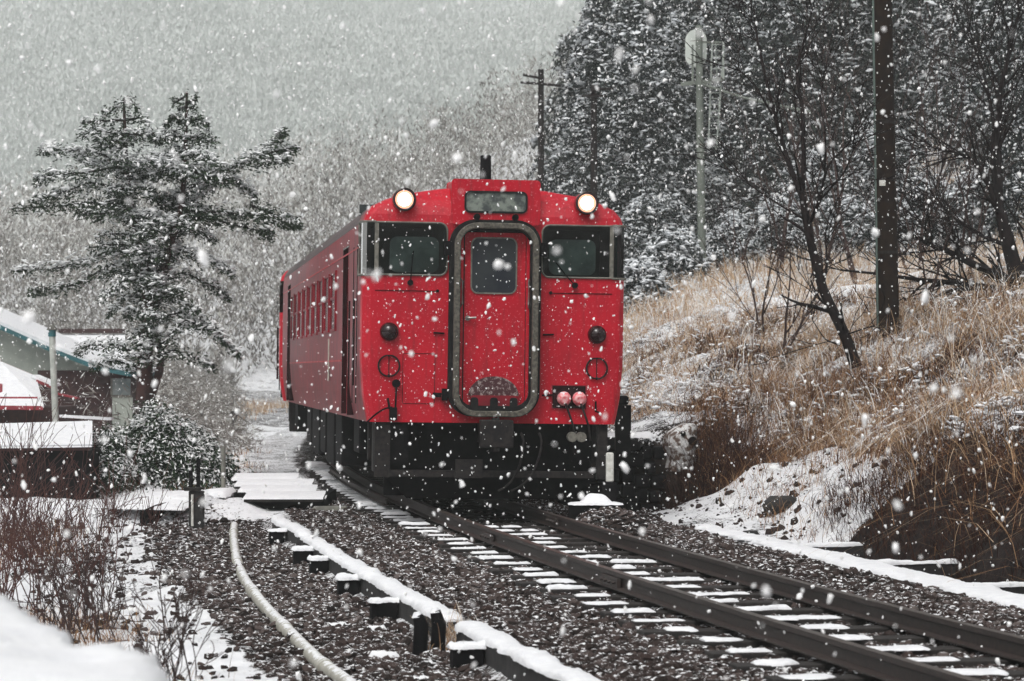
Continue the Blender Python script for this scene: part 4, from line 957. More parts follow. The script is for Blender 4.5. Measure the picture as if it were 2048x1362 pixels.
BO = [ # polyline, width, leaves, snow
 ([(247,200),(222,222),(203,222)],.2,60,.2),([(247,205),(262,200),(276,222)],.2,60,.2),([(248,240),(200,242),(160,246)],.22,120,.3),([(248,240),(280,235),(297,248)],.2,90,.3),
 ([(250,270),(200,262),(152,270)],.25,150,.5),([(250,268),(300,268),(345,285)],.25,150,.5),([(253,300),(215,290),(170,300)],.22,130,.3),
 ([(258,330),(180,300),(110,300),(78,300)],.35,330,.55),([(255,330),(170,345),(100,350),(70,362)],.4,380,.35),([(262,350),(200,330),(150,310)],.4,300,.8),
 ([(262,380),(180,365),(110,390),(62,402)],.4,420,.35),([(262,410),(180,405),(110,412),(25,416)],.35,480,.12),([(262,415),(200,428),(150,425)],.35,260,.15),
 ([(290,360),(240,330),(210,330)],.3,220,.8),([(262,345),(300,320),(340,330)],.4,320,.85),
 ([(373,190),(350,205),(345,202)],.12,40,.1),([(373,205),(390,200),(392,192)],.12,40,.1),([(373,215),(392,218)],.1,30,.1),([(373,212),(355,218)],.1,30,.1),
 ([(372,245),(345,235),(325,255)],.22,120,.2),([(372,245),(395,238),(418,250)],.22,130,.2),([(372,275),(340,270),(318,285)],.3,190,.3),([(372,275),(400,275),(432,282)],.3,180,.25),
 ([(371,310),(330,305),(295,325)],.35,260,.4),([(371,310),(405,310),(443,335)],.35,260,.4),([(370,350),(330,340),(300,360)],.4,280,.35),([(370,345),(420,345),(455,362)],.4,280,.3),
 ([(368,380),(440,345),(490,322),(530,300),(572,262)],.42,620,.55),([(520,310),(560,300),(598,296)],.3,200,.3),([(500,325),(540,318),(580,320)],.3,220,.25),([(545,290),(572,262)],.2,100,.1),
 ([(362,420),(400,385),(440,355),(470,360),(515,395)],.4,560,.75),([(365,420),(440,425),(500,430),(560,445),(604,452)],.4,640,.14),([(365,430),(430,440),(520,462),(545,470)],.35,360,.12),([(500,410),(550,430),(600,445)],.25,200,.2),
 ([(362,420),(330,400),(300,390)],.4,320,.25),([(345,470),(380,450),(430,480)],.35,280,.45),([(345,450),(310,430),(270,430),(250,440)],.35,300,.7),([(340,480),(290,470),(262,480)],.3,180,.2),
 ([(298,520),(240,488),(180,520),(120,535),(22,542)],.38,560,.7),([(290,530),(220,530),(150,570),(90,580),(60,585)],.35,420,.25),([(300,500),(260,500),(230,500)],.3,200,.5),
 ([(300,530),(360,500),(420,520),(470,548)],.4,440,.6),([(300,560),(370,545),(430,575),(460,600)],.4,300,.35),([(305,560),(250,560),(200,600)],.4,260,.4),
 ([(298,600),(250,590),(215,630)],.35,220,.35),([(305,600),(350,590),(400,630)],.4,260,.3),([(300,640),(360,625),(420,650),(455,690)],.4,340,.4),([(310,700),(370,640),(430,660),(482,716)],.4,360,.55),
 ([(300,720),(350,700),(400,720),(430,735)],.35,240,.3),([(292,720),(240,690),(180,690),(150,705)],.35,320,.5),([(290,740),(230,720),(180,735)],.3,220,.45)]
gb = G(); gl = G()
for pl, wd, nl, sn in BO:
    d0 = D+rnd.uniform(-.5, .5); d1 = d0+rnd.uniform(-.9, .9); n_ = len(pl)
    pts = [P(u, v, d0+(d1-d0)*k/(n_-1)) for k, (u, v) in enumerate(pl)]
    gb.tube(pts, np.linspace(.022, .006, n_), 4, cap=False); bough(gl, pts, wd*.8, int(nl*2.3), .075, sn, .35, .075, .022, 2.0, .2)
for k in range(46):   # boughs toward and away from the camera
    z = rnd.uniform(420, 700) if rnd.random() < .7 else rnd.uniform(270, 420)
    u = np.interp(z, [200, 420, 500, 800], [250, 262, 285, 292]) if rnd.random() < .5 else np.interp(z, [200, 420, 560, 700], [372, 362, 320, 300])
    b_ = P(u, z, D); a = rnd.choice([-1, 1])*rnd.uniform(.7, 2.4); L_ = rnd.uniform(.5, 1.2)*(1 if z > 420 else .8)
    pts = [b_+Vector((math.cos(a)*L_*q, math.sin(a)*L_*q, .10*math.sin(q*2)-.12*q*q)) for q in (0, .35, .7, 1)]
    gb.tube(pts, [.02, .015, .01, .006], 4, cap=False); bough(gl, pts, .34, 330, .075, .4, .4, .08, .022, 1.9, .2)
build_rel(gb, 'boughs', M['bark'], o); build_rel(gl, 'crown', M['needles'], o, False)

def conifer(name, label, h, rbase, nb, leaves, snow, d_ob, seed, droopy=.5, leaf=.14, group=None, trunk_r=.12, conical=True, mt='leafmass', pad=1., pf=.16):
    rnd = random.Random(seed)
    o = empty(name, d_ob, label, 'tree', 0, group)
    g = G(); g.tube([(0, 0, -.3), (.02, 0, h*.5), (0, .02, h*.97)], [trunk_r, trunk_r*.6, .02], 7); g.build('trunk', M['bark'], o, True)
    gl = G()
    for k in range(nb):
        q = (k+rnd.random())/nb; z = h*(.08+.90*q); L_ = rbase*((1-q)**.75 if conical else (1-abs(q*1.1-.35))**.6 if abs(q*1.1-.35) < 1 else .2)*rnd.uniform(.6, 1.15)+.15
        a = rnd.uniform(0, 6.28); e = Vector((math.cos(a), math.sin(a), 0))
        pts = [Vector((0, 0, z))+e*L_*s+Vector((0, 0, .25*L_*math.sin(s*2.2)-droopy*L_*s*s)) for s in (0, .3, .6, .85, 1)]
        bough(gl, pts, L_*.75+.2, leaves, leaf, snow, .6, .12, leaf*.32, pad, pf)
    gl.build('crown', M[mt], o); return o
# snowy juniper left
o = conifer('juniper_bush', 'low drooping snow dusted juniper below the pine', 1.15, 1.15, 80, 420, .42, (-4.75, 38, -.25), 21, .45, .075, trunk_r=.05, mt='needles')
o2 = conifer('juniper_bush', 'smaller snow dusted evergreen bush right of the white shed roof', .9, .8, 44, 360, .42, (-5.25, 37, -.3), 22, .4, .075, trunk_r=.04, mt='needles')
o3 = conifer('juniper_bush', 'low snowy evergreen sprays reaching over the snowy path', .8, 1.1, 46, 360, .5, (-4.55, 39.5, -.15), 23, .35, .075, trunk_r=.04, mt='needles')
# ---- right hillside forest
protos = []
for i in range(6):
    protos.append(conifer('snowy_conifer', 'snow laden evergreen standing in the dark wood on the right hillside', 8.5+i*.6, 2.0+.15*(i % 3), 95, 300, .20+.05*(i % 3), (0, 0, 0), 300+i, .5+.1*(i % 2), .17, 'snow laden evergreens on the right hillside', .16, i % 2 == 0, 'leafmass', 1.7, .2))
rnd = random.Random(77); spots = []
def try_spot(x, y, s, pi):
    spots.append((x, y, s, pi))
edge = [(1118,92,1.0),(1150,100,1.15),(1135,112,1.25),(1215,88,.9),(1270,84,.8),(1330,86,.85),(1190,110,1.2),(1100,97,.55),(1075,90,.42),(1165,86,.6),(1230,104,1.1),(1300,98,1.1),(1352,92,.8),(1390,106,1.15),(1480,96,1.0),(1520,90,.8),(1170,126,1.4),(1145,140,1.5),(1230,130,1.4)]
edge += [(2010,72,.8),(2060,76,.9),(2110,71,.9),(1985,80,.9),(2060,66,.6),(2140,78,1.0),(1950,82,.85)]
for u, d, s in edge: spots.append(((u-1024)/FPX*d+(.9 if u < 1160 else 0), d, s, rnd.randrange(6)))
for k in range(600):
    d = rnd.uniform(84, 150); u = rnd.uniform(1200, 2300); x = (u-1024)/FPX*d
    if abs(u-1412) < 60 and d < 98: continue
    if all((x-a)**2+((d-b_)*.6)**2 > 1.8**2 for a, b_, _, _ in spots): spots.append((x, d, rnd.uniform(.75, 1.25), rnd.randrange(6)))
    if len(spots) > 150: break
used = set()
for (x, y, s, pi) in spots:
    if pi not in used: e = protos[pi]; used.add(pi)
    else: e = copy_tree(protos[pi])
    e.location = (x, y, hz(x, y)-.2); e.rotation_euler = (0, 0, rnd.uniform(0, 6.28)); e.scale = (s, s, s*rnd.uniform(.9, 1.15))
for pi in range(6):
    if pi not in used: protos[pi].location = (14, 120+pi*4, hz(14, 120+pi*4))
# undergrowth between grass and wood
for i, (u, d, h, lb) in enumerate([(1280,66,1.3,'round snowy bush just right of the train roof'),(1340,72,1.7,'tall snowy bush left of the concrete mast'),(1470,76,1.6,'snowy bush right of the mast ladder'),(1310,80,2.6,'big snow tufted bush behind the train roof corner'),(1410,90,2.6,'snowy bush behind the concrete mast'),(1560,74,1.6,'snowy bush behind the forked tree'),(1690,72,1.8,'dark bush on the terrace left of the wooden pole'),(1850,70,2.0,'dark bush on the terrace right of the wooden pole'),(1960,68,2.0,'dark bush behind the tree at the right edge'),(1620,80,2.4,'tall dark bush above the snowy terrace'),(1770,80,2.6,'tall dark bush directly behind the wooden pole')]):
    x = (u-1024)/FPX*d
    conifer('snowy_bush', lb, h, h*.62, 50, 260, .42, (x, d, hz(x, d)-.1), 400+i, .5, .12, 'snowy bushes at the foot of the wood', .05, False, 'leafmass', 2.0, .2)

# ---- middle hillside and far hillside woods (one mass each)
g = G(); nT = 8000
Yt = rng.uniform(165, 285, nT); Xt = rng.uniform(-62, 34, nT)*Yt/230
Zt = height(Xt, Yt, False); H_ = rng.uniform(4, 8, nT)*(Yt > 175)+rng.uniform(1.5, 3, nT)*(Yt <= 175)
keepm = ~((Yt < 178) & (np.abs((Xt/Yt*FPX+1024)-515) < 45)); Xt, Yt, Zt, H_ = Xt[keepm], Yt[keepm], Zt[keepm], H_[keepm]; nT = len(Xt)
tv = rng.uniform(-.25, .25, nT)+.5*(vnoise(Xt, Yt, .13, 42)-.5)
for rep in range(34):
    q = rng.uniform(0, 1, nT); r_ = .9*np.sin(np.clip(q*1.2+.1, 0, 1)*2.7)*H_/6
    a = rng.uniform(0, 6.28, nT); rr = rng.uniform(0, 1, nT)*r_*1.4
    C = np.stack([Xt+rr*np.cos(a), Yt+rr*np.sin(a), Zt+H_*q], 1)
    d = np.stack([np.cos(a)*.45, np.sin(a)*.45, rng.uniform(.2, 1.2, nT)], 1)
    cards(g, C, d, rng.uniform(.25, .7, nT), rng.uniform(.06, .16, nT), np.clip(rng.uniform(.15, .85, nT)+tv+.15*(q-.5)+(Yt-200)/400, 0, 1))  # treetops and farther trees painted lighter, shading and haze put into the colour
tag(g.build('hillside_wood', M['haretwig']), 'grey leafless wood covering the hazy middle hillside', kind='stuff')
g = G(); nT = 26000
Yt = rng.uniform(540, 1090, nT); Xt = rng.uniform(-.24, .12, nT)*Yt; Zt = height(Xt, Yt, False)
for rep in range(15):
    q = rng.uniform(0, 1, nT); C = np.stack([Xt+rng.normal(size=nT)*2.5, Yt+rng.normal(size=nT)*2.5, Zt+q*11], 1)
    d = np.stack([rng.normal(size=nT)*.4, rng.normal(size=nT)*.4, np.ones(nT)], 1)
    cards(g, C, d, rng.uniform(1.0, 2.6, nT), rng.uniform(.5, 1.1, nT), np.clip(rng.uniform(.1, .6, nT)+(Yt-540)/2000+.35*(vnoise(Xt, Yt, .06, 41)-.5), 0, 1))  # painted paler with distance, so haze sits in the wood's colour
tag(g.build('far_wood', M['farwood']), 'pale snowy far wood on the distant slope, haze painted into its colour', kind='stuff')
# thickets at the foot of the pine and behind the houses
g = G(); nT = 4200
Yt = rng.uniform(60, 165, nT); lo = np.where(Yt < 100, -.19, -.185); Xt = rng.uniform(-.235, -.098, nT)*Yt
Zt = height(Xt, Yt, False); H_ = rng.uniform(1.2, 3.6, nT)*np.clip((Yt-40)/60, .5, 1.4)*np.clip((-.098-Xt/Yt)/.05+.25, .25, 1)
for rep in range(40):
    q = rng.uniform(0, 1, nT); a = rng.uniform(0, 6.28, nT); rr = rng.uniform(0, .9, nT)
    C = np.stack([Xt+rr*np.cos(a), Yt+rr*np.sin(a), Zt+H_*q], 1); d = np.stack([rng.normal(size=nT), rng.normal(size=nT), rng.uniform(-.2, 1.2, nT)], 1)
    cards(g, C, d, rng.uniform(.12, .42, nT), rng.uniform(.012, .035, nT), np.clip(rng.beta(1.2, 1.6, nT), 0, 1))
tag(g.build('thicket', M['haretwig']), 'grey brown thicket behind the houses and the pine', kind='stuff')

# ------------------------------------------------------------------ dry grass
def grass(name, X, Y, hmin, hmax, vlo, vhi, label, lean=.5, wd=.009, dirx=None, z=None, mt='grass', nseg=4, droop=.6):
    n = len(X); Z = height(X, Y)-.02 if z is None else z; H = rng.uniform(hmin, hmax, n)
    a = rng.uniform(0, 6.28, n); le = rng.uniform(.15, 1, n)*lean
    dx = np.cos(a)*le+(dirx or 0)*le; dy = np.sin(a)*le
    wa = rng.uniform(0, 3.14, n); wx = np.cos(wa)*.5; wy = np.sin(wa)*.5; ww = wd*rng.uniform(.6, 1.4, n)
    V = []
    for k in range(nseg+1):
        s = k/nseg; x = X+dx*H*s**1.6; y = Y+dy*H*s**1.6; z_ = Z+H*(s-droop*le*s**2.4)
        tw = ww*(1-.8*s)
        V.append(np.stack([x-wx*tw, y-wy*tw, z_], -1)); V.append(np.stack([x+wx*tw, y+wy*tw, z_], -1))
    V = np.stack(V, 1); m = 2*(nseg+1)
    base = (np.arange(n)*m)[:, None, None]; q = np.array([(2*k, 2*k+1, 2*k+3, 2*k+2) for k in range(nseg)])[None]
    g = G(); g.add(V.reshape(-1, 3), (base+q).reshape(-1, 4), 0, np.repeat(rng.uniform(vlo, vhi, n), m))
    return tag(g.build(name, M[mt]), label, kind='stuff')
def clump(n, y0, y1, tfun, sp=.14, per=26, seed=0):
    r = np.random.default_rng(seed); nc = n//per; Y = y0*(y1/y0)**r.uniform(0, 1, nc); lo, hi = tfun(Y); X = xc(Y)+lo+(hi-lo)*r.uniform(0, 1, nc)
    X = np.repeat(X, per)+r.normal(size=nc*per)*sp; Y = np.repeat(Y, per)+r.normal(size=nc*per)*sp; return X, Y
def inview(Y, m=1.2): return .18*Y*m-xc(Y)
bank = lambda Y: (np.where(Y < 30, 5.05, 4.4), np.maximum(inview(Y), 4.8))
X, Y = clump(56000, 27, 58, bank, .13, 26, 1)
k = vnoise(X, Y, .55, 21) > .38; grass('dry_grass', X[k], Y[k], .2, .68, .1, .9, 'tall dry straw grass on the right bank', 1.25, .0085, droop=.85)
X, Y = clump(13000, 29, 56, bank, .12, 9, 31)
grass('dry_grass', X, Y, .45, .95, .45, 1.0, 'long arching pale straw stems on the right bank', 1.3, .010, droop=1.1)
X, Y = clump(26000, 28, 56, bank, .25, 40, 32)
k = vnoise(X, Y, .6, 33) > .5; grass('bramble', X[k], Y[k], .15, .5, .0, .3, 'reddish brown bramble tangles on the right bank', 1.6, .007, droop=1.2)
X, Y = clump(15000, 38.9, 62, lambda Y: (np.full(Y.shape, 3.2), np.full(Y.shape, 7.0)), .16, 18, 2)
k = vnoise(X, Y, .6, 22) > .5; grass('dry_grass', X[k], Y[k], .12, .4, .15, 1.0, 'short dry grass on the snowy slope beside the train', 1.2)
X, Y = clump(46000, 60, 95, lambda Y: (np.full(Y.shape, 3.5), np.maximum(inview(Y), 8)), .3, 30, 3)
grass('dry_grass', X, Y, .3, .8, .4, 1.0, 'pale frosted grass below the wood', 1.2, .016)
# dark brush hanging over the ditch and the gully
X, Y = clump(10000, 20, 30.6, lambda Y: (np.full(Y.shape, 3.4), np.full(Y.shape, 4.6)), .12, 24, 4)
grass('ditch_brush', X, Y, .15, .5, .0, .16, 'dark reddish dead grass hanging over the ditch', 1.1, .007, -.4, droop=1.0)
X, Y = clump(800, 21, 29.6, lambda Y: (np.full(Y.shape, 3.7), np.full(Y.shape, 4.6)), .15, 8, 5)
grass('ditch_brush', X, Y, .5, 1.1, .2, .75, 'long arching brown stems over the ditch', 1.2, .008, -.7, droop=1.1)
X, Y = clump(9000, 34.3, 37.8, lambda Y: (np.full(Y.shape, 1.9), np.full(Y.shape, 3.9)), .12, 20, 6)
grass('gully_brush', X, Y, .3, .9, .0, .14, 'dark dead stems in the gully right of the train', .7, .007)
X, Y = clump(15000, 30.5, 39, lambda Y: (np.where(Y < 33.8, 4.6, 3.5), np.full(Y.shape, 6.4)), .16, 22, 7)
grass('gully_brush', X, Y, .25, .7, .0, .5, 'brown grass thicket above the snowy shoulder', 1.1, .008, droop=.9)
X, Y = clump(24000, 30, 55, bank, .24, 90, 8)
k = vnoise(X, Y, .7, 81) > .45; X, Y = X[k], Y[k]
grass('dead_fern', X, Y, .15, .42, .0, .26, 'rust brown dead fern patches on the bank', 1.0, .022, droop=.9)
gs = G(); n = 11000; Y = 26*(75/28)**rng.uniform(0, 1, n); lo = np.where(Y < 38, 4.5, 2.6); hi = np.maximum(inview(Y), 5); X = xc(Y)+lo+(hi-lo)*rng.uniform(0, 1, n)
k = vnoise(X, Y, .8, 51)+.35*vnoise(X, Y, 3, 52)+np.where(X-xc(Y) < 6, .12, 0) > .62; X, Y = X[k], Y[k]; n = len(X)
blobs(gs, np.stack([X, Y, height(X, Y)+rng.uniform(.0, .22, n)], 1), rng.uniform(.012, .06, n), np.stack([rng.uniform(.9, 1.7, n), rng.uniform(.7, 1.2, n), rng.uniform(.25, .5, n)], 1), IV, IF, rng.uniform(0, 1, n), .35)
tag(gs.build('snow_clumps', M['snow']), 'ragged clumps of snow caught in the grass of the right bank', kind='stuff')
for i_, (u, v, d, sp_, n_, lb) in enumerate(((1415,610,47,.32,700,'dark red brown fern patch on the slope just right of the train'),(1560,600,48,.35,800,'dark brown fern patch left of the forked bare tree'),(1450,705,41,.35,800,'brown fern patch low on the slope right of the train'),(1520,675,43,.35,700,'brown fern patch below the forked bare tree'),(1880,640,42,.4,700,'brown fern patch right of the wooden pole'))):
    x0 = (u-1024)/FPX*d; X = x0+rng.normal(size=n_)*sp_; Y = d+rng.normal(size=n_)*sp_
    grass('dead_fern', X, Y, .15, .42, .0, .24, lb, 1.0, .02, droop=.8)
# left side grasses
X, Y = clump(8000, 15, 23, lambda Y: (np.full(Y.shape, -6.6), np.full(Y.shape, -4.4)), .2, 10, 9)
grass('weed_stems', X, Y, .05, .22, .1, .6, 'low dry weeds poking through the snow on the left', .9, .006)
X, Y = clump(3500, 28, 34.4, lambda Y: (np.full(Y.shape, -9), np.full(Y.shape, -4.6)), .25, 24, 10)
grass('weed_stems', X, Y, .12, .4, .0, .4, 'reddish weeds left of the retaining wall', .7, .008)
X, Y = clump(1500, 29.6, 33.4, lambda Y: (np.full(Y.shape, 2.9), np.full(Y.shape, 4.6)), .1, 7, 64)
grass('dry_grass', X, Y, .08, .4, .0, .6, 'sparse dead stalks on the snowy shoulder', 1.0, .006)
X, Y = clump(4200, 37, 62, lambda Y: (np.full(Y.shape, -4.4), np.full(Y.shape, -1.9)), .18, 16, 74)
k = vnoise(X, Y, .5, 75) > .42; grass('path_weeds', X[k], Y[k], .06, .28, .05, .7, 'dead weeds poking through the snow between the path and the track', 1.1, .010)
X, Y = clump(9000, 84, 150, lambda Y: (np.full(Y.shape, -10.5)-(Y-84)*.05, np.full(Y.shape, -5)-(Y-84)*.04), .4, 24, 11)
k = (vnoise(X, Y, .2, 30) > .5); grass('path_grass', X[k], Y[k], .2, .6, .3, .9, 'straw grass beside the far snowy path', .7, .03)
X, Y = clump(9000, 45, 85, lambda Y: (np.full(Y.shape, -8.2)-(Y-45)*.06, np.full(Y.shape, -5.6)-(Y-45)*.06), .35, 24, 12)
grass('path_grass', X, Y, .25, .8, .3, .9, 'straw coloured brush left of the snowy path', .7, .02)
# tuft on the kerb joint
p = cl(19.6, -2.25); X = p.x+rng.normal(size=160)*.07; Y = p.y+rng.normal(size=160)*.1
grass('straw_tuft', X, Y, .15, .36, .35, .95, 'tuft of straw at the joint of the kerb beams', 1.1, .006); bpy.data.objects['straw_tuft']['kind'] = ''; 
e = bpy.data.objects['straw_tuft']; del e['kind']; e['category'] = 'grass tuft'

# ------------------------------------------------------------------ rocks on the snowy shoulder
for i, (u, v, d, s, lb) in enumerate([(1562,1012,31.2,.17,'big dark boulder on the snowy shoulder above the ditch'),(1385,880,38.0,.12,'small dark rock capped with snow beside the gully'),(1500,1075,29.9,.10,'small rock at the far end of the ditch')]):
    g = G(); V = IV.copy(); 
    # one subdivision
    Vs = [tuple(q) for q in V]; Fs = []; ed = {}
    def mid(a, b):
        k_ = (min(a, b), max(a, b))
        if k_ not in ed: q = (np.array(Vs[a])+np.array(Vs[b]))/2; q /= np.linalg.norm(q); Vs.append(tuple(q)); ed[k_] = len(Vs)-1
        return ed[k_]
    for a, b, c in IF: x, y_, z = mid(a, b), mid(b, c), mid(c, a); Fs += [(a, x, z), (x, b, y_), (z, y_, c), (x, y_, z)]
    Va = np.array(Vs)*(1+rng.uniform(-.16, .16, (len(Vs), 1)))*np.array([1.25, .9, .7])*s
    g.add(Va, np.array(Fs)); e = g.build('rock', M['darkstone']); q = P(u, v, d); e.location = (q.x, q.y, hz(q.x, q.y)+s*.3); tag(e, lb, 'rock')

o = empty('relay_cabinet', tuple(P(1246, 905, 36)), 'narrow black trackside cabinet just behind the right edge of the train', 'cabinet')
g = G(); g.box(-.10, .10, -.08, .1, -.2, .60); g.build('cabinet', M['black'], o); g = G(); g.box(-.08, .07, -.06, .1, .60, .72); bevel(g.build('hood', M['black'], o), .03)
# ------------------------------------------------------------------ poles and mast
D = 40
b_ = P(1777, 715, D); b_.z = hz(b_.x, b_.y)-.3; o = empty('wooden_pole', tuple(b_), 'thick dark brown wooden utility pole with a small white plate', 'utility pole')
H_ = 7.2; top = Vector(((1765-1777)/FPX*D*(H_/5.0), 0, H_))
g = G(); g.tube([(0, 0, 0), tuple(top)], [.165, .13], 20); g.build('pole', M['pole'], o, True)
g = G(); g.tube([(-.152, -.06, .4), tuple(top+Vector((-.122, -.05, 0)))], .022, 6); g.build('left_strip', M['polegreen'], o, True)  # thin paler greenish strip along the pole's left side
zz = lambda v: P(0, v, D).z-b_.z
for v in (245, 505): 
    z = zz(v); x = top.x*z/H_; r_ = .165-.035*z/H_+.004
    g = G(); g.tube([(x, 0, z-.02), (x, 0, z+.02)], r_, 20); g.build('band', M['darksteel'], o, True)
z = zz(367); x = top.x*z/H_; g = G(); g.box(x-.105, x-.02, -.155, -.146, z-.04, z+.04); g.build('plate', M['white_paint'], o)
# mast
D = 72; b_ = P(1405, 505, D); b_.z = min(b_.z, hz(b_.x, b_.y)); b_.z = hz(b_.x, b_.y)-.2
o = empty('signal_mast', tuple(b_), 'pale concrete mast with a white oval panel and a ladder by the wood', 'mast')
def mz(v): return P(0, v, D).z-b_.z
def mx(u): return P(u, 0, D).x-b_.x
g = G(); g.tube([(0, 0, 0), (mx(1398), 0, mz(50))], [.11, .085], 12); g.build('mast', M['mastgrey'], o, True)
g = G(); 
rplate(g, mx(1372), mx(1415), mz(132), mz(56), .20, .28, .28, n=8); g.build('oval_panel', M['mastwhite'], o)
g = G(); g.bar((mx(1362), 0, mz(168)), (mx(1445), 0, mz(160)), .12, .10); g.bar((mx(1400), 0, mz(84)), (mx(1443), 0, mz(84)), .05, .05); g.bar((mx(1385), -.1, mz(168)), (mx(1385), -.1, mz(90)), .05, .05)
g.box(mx(1420), mx(1445), -.3, .3, mz(164), mz(158)); g.build('bracket', M['mastgrey'], o)
g = G()
for u in (1424, 1440): g.bar((mx(u)+(0 if u < 1430 else .1), -.15, mz(84)), (mx(u)-.1, -.15, mz(300)), .042, .042)
for v in range(90, 300, 12): g.bar((mx(1424)-.05*(v-84)/216, -.15, mz(v)), (mx(1441), -.15, mz(v)), .022, .022)
g.bar((mx(1446), -.2, mz(84)), (mx(1446), -.2, mz(160)), .05, .05); g.bar((mx(1432), .2, mz(84)), (mx(1436), .2, mz(160)), .03, .03)
g.build('ladder', M['trimpale'], o)
g = G(); g.box(mx(1374), mx(1393), -.3, .2, mz(520), mz(492)); g.build('base_box', M['mastgrey'], o)
g = G(); g.tube([(mx(1405), 0, mz(168)), (mx(1470), -3, mz(218)), (mx(1545), -9, mz(288))], .035, 5); g.build('stay_wire', M['mastgrey'], o, True)
# two dark utility poles
for u, vt, vb, d, lb, arms in ((1082, 138, 420, 86, 'dark utility pole with crossarms at the left edge of the wood', [(-.62, .05, 165, 168), (-.55, .1, 150, 158), (0, .6, 168, 172)]), (1188, 170, 460, 80, 'dark utility pole standing among the snowy evergreens', [(-.1, .55, 180, 178), (-.35, .35, 192, 192)])):
    b_ = P(u, vb, d); b_.z = hz(b_.x, b_.y)-.2; o = empty('utility_pole', tuple(b_), lb, 'utility pole')
    ht = P(0, vt, d).z-b_.z
    g = G(); g.tube([(0, 0, 0), (0, 0, ht)], [.12, .09], 10); g.build('pole', M['bark'], o, True)
    g = G()
    for x0, x1, v0, v1 in arms: g.bar((x0, -.1, P(0, v0, d).z-b_.z), (x1, -.1, P(0, v1, d).z-b_.z), .07, .07)
    g.build('crossarm', M['bark'], o)

# ------------------------------------------------------------------ houses on the left
def quad(g, pts, mi=0): g.add([tuple(p) for p in pts], [tuple(range(len(pts)))], mi)
def slab(g, pts, th, mi=0):
    a = [Vector(p) for p in pts]; b = [p-Vector((0, 0, th)) for p in a]; n = len(a)
    g.add([tuple(p) for p in a+b], [tuple(range(n)), tuple(range(2*n-1, n-1, -1))]+[(i, (i+1) % n, n+(i+1) % n, n+i) for i in range(n)], mi)
D = 62
o = empty('house', (P(60, 0, D).x, D, -.3), 'house with a pale gable, teal eaves and brown board walls', 'house'); B0 = Vector(o.location)
rel = lambda u, v, d: P(u, v, d)-B0
g = G()
a = [rel(-260,735,D), rel(0,655,D), rel(110,703,D), rel(200,738,D), rel(262,748,D), rel(262,735,D)]
w0 = rel(-200,0,D).x; w1 = rel(262,0,D).x
g.add([(w0,0,0),(w1-.12,0,0),(w1-.12,0,rel(0,745,D).z),(rel(200,0,D).x,0,rel(0,740,D).z),(rel(110,0,D).x,0,rel(0,705,D).z),(rel(0,0,D).x,0,rel(0,657,D).z),(w0,0,rel(0,565,D).z)], [(0,1,2,3,4,5,6)])
g.add([(w1-.12,0,0),(w1-.12,5,0),(w1-.12,5,rel(0,745,D).z),(w1-.12,0,rel(0,745,D).z)], [(0,1,2,3)], 1)
g.add([(w0,0,0),(w0,5,0),(w0,5,rel(0,565,D).z),(w0,0,rel(0,565,D).z)], [(0,1,2,3)])
g.add([(w0,5,0),(w1-.12,5,0),(w1-.12,5,rel(0,745,D).z),(rel(0,0,D).x,5,rel(0,657,D).z),(w0,5,rel(0,565,D).z)], [(0,1,2,3,4)])
g.build('wall', [M['gable'], M['brownwall']], o)
g = G(); g.box(rel(76,0,D).x, w1-.11, -.05, -.003, 0, rel(0,741,D).z); g.build('board_panel', M['brownwall'], o)
rl = [(-210,558),(0,648),(110,697),(200,732),(266,745)]
g = G(); V = []
for u, v in rl: p = rel(u, v, D); V += [(p.x, -.45, p.z), (p.x, 5.3, p.z), (p.x, 5.3, p.z-.09), (p.x, -.45, p.z-.09)]
id_ = np.arange(len(V)).reshape(-1, 4); nx = np.roll(id_, -1, 1)
g.add(np.array(V), np.stack([id_[:-1], nx[:-1], nx[1:], id_[1:]], -1).reshape(-1, 4)); g.add(V[-4:], [(0,1,2,3)]); rf = g.build('roof', M['teal'], o)
g = G(); V = []
for u, v in rl: p = rel(u-3, v, D); V += [(p.x, -.25, p.z+.015), (p.x, 5.2, p.z+.015), (p.x, 5.2, p.z+.09), (p.x, -.25, p.z+.09)]
g.add(np.array(V), np.stack([id_[:-1], nx[:-1], nx[1:], id_[1:]], -1).reshape(-1, 4)); g.add(V[-4:], [(0,1,2,3)]); g.build('snow_cover', M['snow'], rf)
g = G(); p = rel(226,790,D); q = rel(262,757,D); g.box(p.x, q.x, -.07, -.052, p.z, q.z); wn = g.build('window', M['winglass'], o)
g = G(); g.box(p.x-.03, q.x+.03, -.12, -.071, p.z-.05, p.z-.01); g.box(p.x-.04, p.x-.004, -.1, -.06, p.z, q.z); g.build('frame', M['trim'], wn)
g = G(); p = rel(226,820,D); q = rel(262,792,D); g.box(p.x, q.x+.05, -.10, -.052, 0, q.z-.03); g.build('lower_panel', M['gable'], o)
# snowy roof behind
o = empty('house', (P(170, 0, 76).x, 76, -.3), 'house behind with a broad snow covered roof and dark ridge', 'house'); B0 = Vector(o.location)
g = G(); slab(g, [rel(95,760,76), rel(250,760,76), rel(250,668,80), rel(118,668,80)], .1); g.build('roof', M['snow'], o)
g = G(); g.bar(rel(118,662,80), rel(250,662,80), .25, .12); g.build('ridge', M['brownwall'], o)
g = G(); p = rel(110,0,77); g.box(p.x, rel(245,0,77).x, 1.2, 4, 0, rel(0,762,76).z); g.build('wall', M['brownwall'], o)
